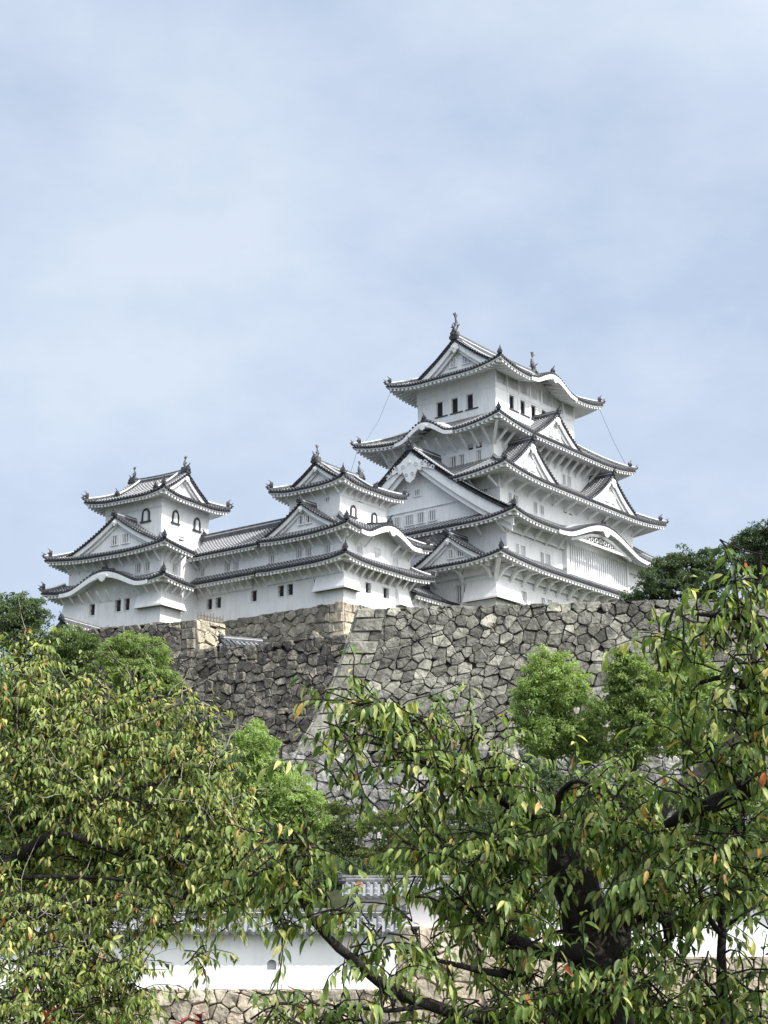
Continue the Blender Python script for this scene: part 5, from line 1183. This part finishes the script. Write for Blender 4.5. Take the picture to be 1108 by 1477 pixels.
# ------------------------------------------------------------ the cherry trees close to the camera
gz = -1.65
tl = at(-150, 1477, 12.5)
cherry_tree('big cherry tree filling the lower left, olive leaves turning orange, trunk out of view', (tl.x, tl.y, gz), [
    [(tl.x, tl.y, gz-.2, .26), (tl.x, tl.y, -.6, .22), (*at(-110, 1360, 12.5), .19), (*at(-40, 1270, 12.4), .12)],
    lim((-40, 1270, 12.4, .061), (20, 1240, 12.2, .047), (75, 1203, 12, .033), (130, 1214, 12, .025), (190, 1238, 12.2, .017), (260, 1225, 12.3, .010)),
    lim((-40, 1270, 12.4, .033), (30, 1266, 12.1, .019), (110, 1266, 12, .015), (180, 1270, 12, .011), (270, 1300, 12, .007)),
    lim((-110, 1360, 12.5, .050), (-30, 1340, 12.2, .033), (70, 1318, 12, .025), (150, 1298, 12, .017), (220, 1310, 12, .010)),
    lim((-110, 1400, 12.5, .044), (0, 1447, 12.2, .025), (40, 1420, 12, .019), (90, 1380, 12, .012), (150, 1350, 12, .008)),
    lim((-40, 1270, 12.4, .044), (20, 1150, 12.6, .028), (60, 1050, 12.8, .017), (70, 980, 12.9, .011)),
    lim((20, 1200, 12.4, .033), (100, 1150, 12.4, .025), (118, 1050, 12.5, .017), (190, 1020, 12.6, .010), (190, 970, 12.6, .006)),
    lim((75, 1203, 12, .025), (160, 1150, 12.2, .019), (250, 1120, 12.3, .012), (300, 1060, 12.4, .007)),
    lim((0, 1030, 12.8, .011), (40, 1008, 12.8, .011), (70, 1003, 12.8, .007))],
    [pb(30, 945, 12.9, 38, 40), pb(10, 1000, 12.6, 50, 50), pb(75, 990, 12.7, 50, 35), pb(130, 1005, 12.6, 50, 35), pb(185, 1005, 12.7, 45, 28), pb(235, 1015, 12.6, 40, 30), pb(285, 1045, 12.5, 34, 30), pb(60, 1060, 12.5, 80, 55), pb(160, 1070, 12.4, 80, 50), pb(255, 1090, 12.4, 60, 40), pb(310, 1100, 12.3, 34, 34),
     pb(40, 1140, 12.3, 80, 50), pb(130, 1150, 12.2, 80, 50), pb(225, 1160, 12.2, 75, 40), pb(305, 1160, 12.1, 45, 40), pb(340, 1190, 11.9, 40, 34), pb(50, 1230, 12.5, 80, 45), pb(150, 1230, 12.4, 80, 45), pb(250, 1230, 12.1, 70, 45), pb(335, 1245, 11.8, 50, 36), pb(320, 1280, 11.9, 45, 24),
     pb(40, 1310, 12, 80, 45), pb(130, 1310, 12.1, 70, 45), pb(230, 1305, 12, 70, 30), pb(60, 1390, 11.8, 80, 50), pb(150, 1385, 11.8, 60, 45), pb(190, 1420, 11.7, 40, 35), pb(70, 1455, 11.7, 90, 40), pb(160, 1465, 11.7, 60, 25), pb(290, 1365, 11.8, 22, 18)],
    .064, 2.7, tone=(.57, .19), red=.035, seed=5, bare=.16)
tc_ = at(865, 1477, 8.6)
cherry_tree('old cherry tree with a thick black trunk and a broken grey limb, right of centre', (tc_.x, tc_.y, gz), [
    [(tc_.x, tc_.y, gz-.2, .26), (tc_.x, tc_.y, -.7, .205), (*at(868, 1430, 8.6), .19), (*at(860, 1370, 8.7), .17), (*at(838, 1300, 8.6), .125), (*at(822, 1250, 8.6), .10), (*at(795, 1180, 8.7), .06)],
    lim((850, 1340, 8.8, .09), (900, 1325, 8.6, .055), (950, 1315, 8.5, .045), (968, 1338, 8.4, .04), (964, 1356, 8.4, .025)),
    lim((868, 1400, 8.6, .10), (900, 1290, 8.7, .07), (925, 1200, 8.8, .075), (960, 1155, 8.8, .05), (1010, 1115, 8.9, .042), (1055, 1070, 9, .034), (1070, 1010, 9, .026), (1088, 960, 9, .02), (1075, 900, 9, .014)),
    lim((795, 1185, 8.7, .045), (760, 1168, 8.6, .034), (715, 1150, 8.5, .028), (665, 1130, 8.4, .024), (625, 1107, 8.3, .018), (600, 1090, 8.3, .012), (578, 1075, 8.3, .008)),
    lim((800, 1180, 8.7, .035), (805, 1150, 8.6, .02), (825, 1128, 8.5, .014), (850, 1130, 8.4, .010), (880, 1145, 8.4, .006)),
    lim((860, 1430, 8.6, .08), (780, 1468, 8.4, .045), (700, 1470, 8.2, .036), (620, 1450, 8.1, .03), (560, 1425, 8, .027), (510, 1385, 8, .024), (470, 1350, 8, .02), (436, 1300, 8, .014), (425, 1250, 8, .01), (400, 1210, 8, .006)),
    lim((620, 1450, 8.1, .014), (560, 1458, 8, .010), (500, 1450, 8, .007)),
    lim((860, 1380, 8.6, .06), (770, 1370, 8.4, .035), (720, 1345, 8.3, .024), (690, 1325, 8.3, .012)),
    lim((760, 1410, 8.4, .03), (690, 1400, 8.3, .015), (630, 1385, 8.2, .01)),
    lim((600, 1090, 8.3, .010), (560, 1078, 8.3, .008), (520, 1068, 8.3, .005))],
    [pb(515, 985, 8.3, 36, 36), pb(550, 1015, 8.3, 48, 36), pb(500, 1040, 8.3, 30, 26), pb(500, 1085, 8.2, 36, 24), pb(580, 1060, 8.3, 50, 40), pb(620, 1030, 8.4, 40, 28), pb(670, 1050, 8.4, 42, 28), pb(715, 1065, 8.5, 40, 26), pb(640, 1090, 8.3, 50, 32), pb(700, 1110, 8.4, 50, 30),
     pb(600, 1150, 8.3, 36, 40), pb(625, 1200, 8.3, 40, 40), pb(665, 1230, 8.3, 50, 40), pb(720, 1210, 8.4, 50, 45), pb(655, 1290, 8.3, 44, 30), pb(720, 1290, 8.3, 52, 38), pb(742, 1240, 8.4, 42, 46),
     pb(850, 1130, 8.5, 60, 30), pb(915, 1125, 8.5, 50, 36), pb(820, 1180, 8.4, 50, 36), pb(890, 1185, 8.3, 64, 42), pb(950, 1200, 8.4, 56, 46), pb(910, 1225, 8.2, 40, 26), pb(930, 1265, 8.2, 50, 36), pb(918, 1335, 8.2, 34, 24),
     pb(745, 1350, 8.3, 50, 22), pb(830, 1395, 8.1, 62, 34), pb(900, 1395, 8.1, 46, 30), pb(770, 1405, 8.2, 50, 34), pb(796, 1458, 8.0, 36, 22), pb(940, 1420, 8.2, 50, 36), pb(720, 1440, 8.1, 46, 32), pb(660, 1440, 8.1, 44, 30),
     pb(390, 1195, 8, 34, 34), pb(440, 1210, 8, 40, 40), pb(385, 1250, 8, 36, 34), pb(445, 1265, 8, 44, 32), pb(405, 1310, 8, 40, 24), pb(490, 1310, 8, 40, 28), pb(545, 1345, 8, 44, 28), pb(575, 1390, 8, 36, 26), pb(600, 1345, 8.1, 30, 26), pb(400, 1445, 8, 50, 22), pb(480, 1450, 8, 56, 26), pb(560, 1455, 8, 50, 22),
     pb(820, 1150, 9.5, 70, 34), pb(760, 1290, 9.5, 60, 50), pb(700, 1260, 9.4, 60, 40), pb(900, 1290, 9.5, 60, 50), pb(960, 1240, 9.5, 60, 40), pb(840, 1210, 9.6, 80, 40), pb(1000, 1290, 9.4, 50, 40), pb(1060, 1250, 9.4, 60, 40), pb(830, 1440, 9.4, 80, 40), pb(940, 1440, 9.4, 70, 40), pb(1030, 1450, 9.3, 80, 34), pb(720, 1400, 9.3, 40, 30), pb(660, 1300, 8.9, 40, 26), pb(560, 1270, 8.6, 30, 16)],
    .074, 2.5, tone=(.44, .21), red=.025, seed=9, deadwood=lim((775, 1180, 8.75, .05), (760, 1145, 8.75, .045), (748, 1110, 8.8, .038), (740, 1088, 8.8, .03), (742, 1076, 8.8, .010)), droop=.95, bare=.03)
tr = at(1190, 1477, 7.8)
cherry_tree('cherry tree at the right edge, long drooping branch against sky and rampart', (tr.x, tr.y, gz), [
    [(tr.x, tr.y, gz-.2, .2), (tr.x, tr.y, -.5, .17), (*at(1180, 1300, 7.8), .13), (*at(1160, 1160, 7.8), .09), (*at(1150, 1000, 7.8), .06), (*at(1120, 880, 7.8), .03), (*at(1095, 830, 7.8), .014), (*at(1098, 795, 7.75), .007)],
    lim((1180, 1200, 7.8, .08), (1108, 1128, 7.9, .055), (1060, 1150, 8, .05), (1010, 1168, 8.1, .042), (960, 1190, 8.2, .02)),
    lim((1150, 1000, 7.8, .05), (1100, 905, 7.7, .025), (1060, 890, 7.7, .016), (1000, 885, 7.7, .008)),
    lim((1150, 1060, 7.8, .05), (1085, 1000, 7.8, .024), (1050, 975, 7.8, .016), (1010, 985, 7.8, .01))],
    [pb(1100, 800, 7.7, 24, 20), pb(1090, 835, 7.7, 36, 28), pb(1050, 860, 7.7, 42, 28), pb(1000, 868, 7.6, 34, 18), pb(1085, 885, 7.7, 44, 30), pb(1030, 905, 7.7, 40, 26), pb(975, 905, 7.6, 32, 20), pb(945, 925, 7.6, 18, 14), pb(1060, 945, 7.7, 40, 32), pb(1095, 975, 7.8, 36, 34), pb(1030, 1000, 7.8, 30, 24), pb(1075, 1035, 7.8, 36, 30), pb(1000, 1030, 7.8, 20, 18),
     pb(1090, 1090, 7.9, 40, 36), pb(1030, 1075, 7.9, 34, 26), pb(990, 1130, 8, 40, 28), pb(1060, 1190, 8, 60, 34), pb(1000, 1215, 8, 50, 34), pb(1090, 1240, 8, 46, 36), pb(1030, 1265, 8, 44, 26)],
    .074, 2.6, tone=(.43, .23), red=.02, seed=13, bare=.03)
ts = at(1040, 1477, 8.3)
cherry_tree('slender upright young cherry with a straight thin stem, bottom right', (ts.x, ts.y, gz), [
    [(ts.x, ts.y, gz-.2, .035), (ts.x, ts.y, -.5, .032), (*at(1041, 1420, 8.3), .028), (*at(1041, 1340, 8.3), .024), (*at(1038, 1280, 8.3), .02), (*at(1036, 1230, 8.3), .012)],
    lim((1041, 1345, 8.3, .018), (1022, 1325, 8.25, .014), (1008, 1290, 8.2, .01), (1000, 1260, 8.2, .006)), lim((1041, 1340, 8.3, .012), (1070, 1320, 8.3, .01), (1100, 1300, 8.3, .006)), lim((1041, 1440, 8.3, .012), (1000, 1400, 8.2, .008), (975, 1390, 8.2, .005))],
    [pb(1090, 1290, 8.2, 40, 24), pb(1010, 1400, 8.1, 44, 22), pb(1080, 1385, 8.1, 44, 24), pb(1000, 1440, 8.1, 44, 24), pb(1080, 1440, 8.1, 44, 26), pb(985, 1310, 8.2, 20, 20)],
    .074, 1.8, tone=(.38, .22), red=.01, seed=17)
# red young shoots poking up along the bottom edge
WID = .165
RED = leafmat('red_young_leaves', [(0, (.07, .01, .015)), (.6, (.22, .02, .035)), (1, (.30, .07, .04))], .2, .35, .5)
for i, (x, y, lab) in enumerate(((290, 1462, 'crimson leaf shoot at the bottom edge under the plaster wall, rightmost'), (262, 1474, 'dull red leaf shoot just left of the crimson one at the bottom edge'), (66, 1466, 'orange-red leaf shoot at the bottom left corner'))):
    p = at(x, y, 7.2); b = tag(empty('red_shoot', (p.x, p.y, gz)), lab, 'shrub', 'red leaf shoots'); h = p.z-gz
    t_ = MB(); t_.tube([(0, 0, -.1), (.02, .01, h*.5), (0, 0, h)], [.012, .008, .004], 5); t_.build('stem', M['bark'], b)
    n = 12; a = rng.uniform(0, 6.28, n); P = np.stack([np.zeros(n), np.zeros(n), h-rng.uniform(.0, .12, n)], 1); A = np.stack([np.cos(a), np.sin(a), rng.uniform(.3, 1.6, n)], 1)
    leaf_mesh('leaves', P, A, np.stack([-np.cos(a), -np.sin(a), np.full(n, 1.2)], 1), rng.uniform(.05, .085, n), rng.uniform(.2, .9, n), [RED], b, width=.17)
